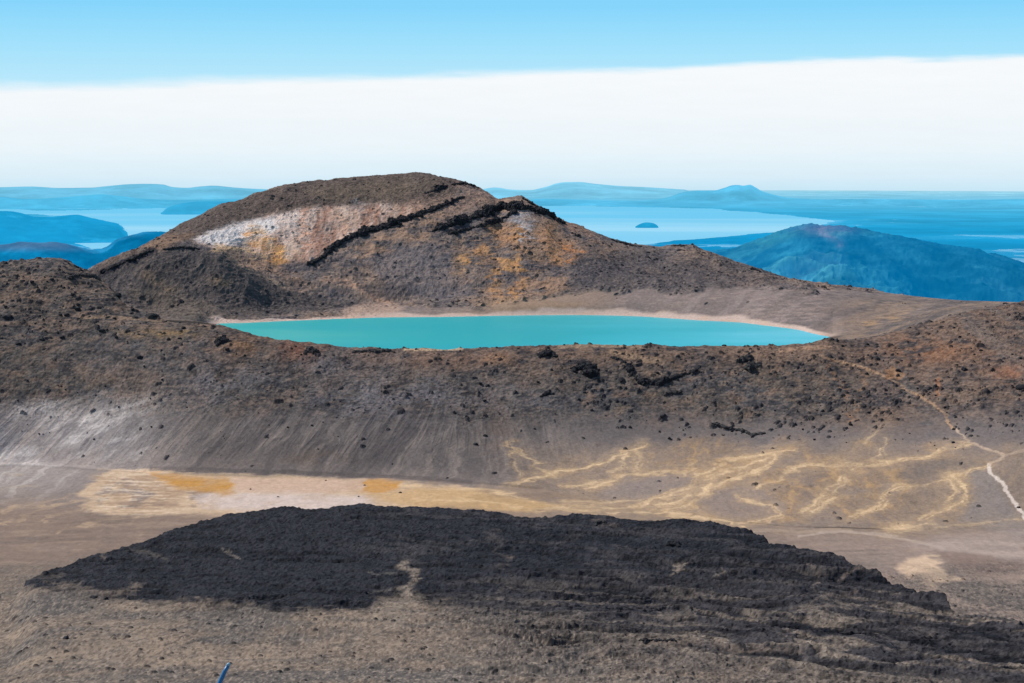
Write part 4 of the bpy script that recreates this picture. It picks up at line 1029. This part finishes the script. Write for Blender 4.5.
scatter(80, (530, 350, 835, 440), (1.2, 4), 'dark rock scattered on the rim slope below the right half of the lake', 'rocks scattered on the middle rim slope', seed=4)
scatter(80, (835, 310, 1028, 455), (1.3, 4.2), 'dark rock scattered on the right-hand rocky slope', 'rocks scattered on the right rim slope', seed=5)

# ================================================================== BLUE POLE near the lookout
m, nt, b, out = new_mat('blue_painted_pole')
tc = node(nt, 'ShaderNodeTexCoord'); n1 = noise_n(nt, tc.outputs['Object'], 14, 4, .6)
r_ = node(nt, 'ShaderNodeValToRGB'); nt.links.new(n1, r_.inputs[0])
r_.color_ramp.elements[0].color = (*srgb(20, 88, 140), 1); r_.color_ramp.elements[1].color = (*srgb(52, 130, 178), 1)
nt.links.new(r_.outputs[0], b.inputs['Base Color']); b.inputs['Roughness'].default_value = .4
def tube(name, pts, radii, mat, parent, nseg=14):
    bm = bmesh.new(); rings = []
    for i, (p_, rad) in enumerate(zip(pts, radii)):
        a = pts[max(i-1, 0)]; c = pts[min(i+1, len(pts)-1)]
        d = (c-a).normalized(); s1 = d.cross(Vector((0, 1, 0))).normalized(); s2 = d.cross(s1)
        rings.append([bm.verts.new(p_ + (s1*math.cos(2*math.pi*k/nseg) + s2*math.sin(2*math.pi*k/nseg))*rad) for k in range(nseg)])
    for r0_, r1_ in zip(rings[:-1], rings[1:]):
        for k in range(nseg): bm.faces.new((r0_[k], r0_[(k+1) % nseg], r1_[(k+1) % nseg], r1_[k]))
    bm.faces.new(rings[0][::-1]); bm.faces.new(rings[-1])
    bmesh.ops.recalc_face_normals(bm, faces=bm.faces)
    me = mesh_from(bm, name, mat)
    for f in me.polygons: f.use_smooth = True
    o = bpy.data.objects.new(name, me); C.objects.link(o); o.parent = parent; return o
def along(px, py, rng_):
    a, t_ = sight(px, py); return Vector((rng_*math.sin(a), rng_*math.cos(a), rng_*float(t_)))
ptop = along(229.5, 663, 12.0); p2 = along(224.5, 672, 12.0); p3 = along(219.5, 683, 11.98)
dvec = (p3-p2).normalized(); base = p3.copy()
gr = lambda r: float(np.interp(r, [.5, 12, 30], [-1.7, -4.95, -11]))
while base.z > gr(math.hypot(base.x, base.y)) - .1: base += dvec*.05
root = bpy.data.objects.new('marker_pole', None); C.objects.link(root); root.location = base
tag(root, 'thin blue pole leaning to the right out of the ground at the bottom edge', 'pole')
M_pole = m
tube('shaft', [q - base for q in (base, p3, p2, ptop.lerp(p2, .25))], [.017, .0165, .0155, .013], M_pole, root)
m2, nt, b, out = new_mat('pale_pole_cap'); b.inputs['Base Color'].default_value = (*srgb(120, 165, 190), 1); b.inputs['Roughness'].default_value = .5
n1 = noise_n(nt, node(nt, 'ShaderNodeTexCoord').outputs['Object'], 30, 3, .6); nt.links.new(maprange(nt, n1, .3, .7, .4, .6), b.inputs['Roughness'])
tube('cap', [q - base for q in (ptop.lerp(p2, .26), ptop.lerp(p2, .08), ptop)], [.0145, .012, .005], m2, root)

# ================================================================== LIGHT, SKY, CAMERA
SUN_AZ, SUN_EL = math.radians(-62), math.radians(47)
sl = bpy.data.lights.new('sun', 'SUN'); sl.energy = 4.2; sl.angle = math.radians(.55); sl.color = (1, .955, .9)
so = bpy.data.objects.new('sun', sl); C.objects.link(so)
sd = Vector((math.sin(SUN_AZ)*math.cos(SUN_EL), math.cos(SUN_AZ)*math.cos(SUN_EL), math.sin(SUN_EL)))
so.rotation_euler = sd.to_track_quat('Z', 'Y').to_euler()

w = bpy.data.worlds.new('World'); scene.world = w; w.use_nodes = True
nt = w.node_tree; nt.nodes.clear()
wo = node(nt, 'ShaderNodeOutputWorld'); bg = node(nt, 'ShaderNodeBackground'); bg.inputs[1].default_value = .1
sky = node(nt, 'ShaderNodeTexSky', sky_type='NISHITA'); sky.sun_disc = False; sky.sun_elevation = SUN_EL; sky.sun_rotation = SUN_AZ % (2*math.pi); sky.altitude = 1800
tc = node(nt, 'ShaderNodeTexCoord'); sx = node(nt, 'ShaderNodeSeparateXYZ'); nt.links.new(tc.outputs['Generated'], sx.inputs[0])
def mth(op, a, b=None, c=None):
    n = node(nt, 'ShaderNodeMath', operation=op)
    for i, q in enumerate((a, b, c)):
        if q is None: continue
        if isinstance(q, (int, float)): n.inputs[i].default_value = q
        else: nt.links.new(q, n.inputs[i])
    return n.outputs[0]
el_ = mth('MULTIPLY', mth('ARCSINE', sx.outputs['Z']), 180/math.pi)      # elevation in degrees
azd = mth('MULTIPLY', mth('ARCTAN2', sx.outputs['X'], sx.outputs['Y']), 180/math.pi)
def el_of(py): return math.degrees(math.atan(float(sight(512, py)[1])))
# clear low sky: gradient over elevation
def ramp(fac, stops):
    n = node(nt, 'ShaderNodeValToRGB'); nt.links.new(fac, n.inputs[0]); el = n.color_ramp.elements
    el[0].position, el[0].color = stops[0][0], (*srgb(*stops[0][1]), 1)
    el[1].position, el[1].color = stops[-1][0], (*srgb(*stops[-1][1]), 1)
    for p_, c_ in stops[1:-1]:
        e = el.new(p_); e.color = (*srgb(*c_), 1)
    return n.outputs[0]
e0, e1_ = -2.0, 8.0
def ef(py): return (el_of(py)-e0)/(e1_-e0)
efac = maprange(nt, el_, e0, e1_, 0, 1)
clear = ramp(efac, [(0, (190,226,245)), (ef(110), (196,236,252)), (ef(78), (182,231,252)), (ef(40), (158,223,252)), (ef(8), (136,213,252)), (1, (110,198,248))])
cloud0 = ramp(efac, [(0, (200,230,246)), (ef(190), (200,231,247)), (ef(176), (218,238,249)), (ef(150), (234,245,251)), (ef(110), (243,248,252)), (ef(80), (246,250,253)), (1, (246,250,253))])
# cloud bank top: rises towards the right, with a slightly uneven edge
edge = node(nt, 'ShaderNodeMapRange'); edge.interpolation_type = 'LINEAR'; nt.links.new(azd, edge.inputs[0])
edge.inputs[1].default_value = -16; edge.inputs[2].default_value = 16; edge.inputs[3].default_value = el_of(84); edge.inputs[4].default_value = el_of(57)
cb = node(nt, 'ShaderNodeCombineXYZ'); nt.links.new(mth('MULTIPLY', azd, .12), cb.inputs[0]); nt.links.new(mth('MULTIPLY', el_, .9), cb.inputs[1])
nz = noise_n(nt, cb.outputs[0], 1.4, 4, .5)
nzz = noise_n(nt, cb.outputs[0], 4.5, 4, .6)
cloud = scale_col(nt, cloud0, maprange(nt, nzz, .3, .7, .985, 1.006))
edge2 = mth('ADD', mth('ADD', edge.outputs[0], maprange(nt, nz, .3, .7, -.12, .12)), maprange(nt, nzz, .3, .7, -.03, .03))
diff = mth('SUBTRACT', edge2, el_)
cm_ = node(nt, 'ShaderNodeMapRange'); cm_.interpolation_type = 'SMOOTHSTEP'; nt.links.new(diff, cm_.inputs[0])
cm_.inputs[1].default_value = -.12; nt.links.new(maprange(nt, azd, -16, 12, .45, .12), cm_.inputs[2]); cm_.inputs[3].default_value = 0; cm_.inputs[4].default_value = 1
wis = maprange(nt, nz, .35, .75, 0, .25)
mixn = node(nt, 'ShaderNodeMix', data_type='RGBA'); nt.links.new(cm_.outputs[0], mixn.inputs[0]); nt.links.new(clear, mixn.inputs[6]); nt.links.new(cloud, mixn.inputs[7])
low = scale_col(nt, mixn.outputs[2], mth('ADD', 10.0, 0.0))
hi = node(nt, 'ShaderNodeMix', data_type='RGBA'); nt.links.new(maprange(nt, el_, 7, 16, 0, 1), hi.inputs[0]); nt.links.new(low, hi.inputs[6]); nt.links.new(sky.outputs[0], hi.inputs[7])
nt.links.new(hi.outputs[2], bg.inputs[0]); nt.links.new(bg.outputs[0], wo.inputs[0])

cam = bpy.data.cameras.new('camera'); cam.sensor_width = 36; cam.lens = 36*F/W; cam.clip_start = .1; cam.clip_end = 400000
co = bpy.data.objects.new('camera', cam); C.objects.link(co); co.location = (0, 0, 0)
co.rotation_euler = (math.pi/2 - PITCH, 0, 0)
scene.camera = co
scene.render.resolution_x, scene.render.resolution_y = W, H
scene.view_settings.view_transform = 'Standard'; scene.view_settings.look = 'None'; scene.view_settings.exposure = 0
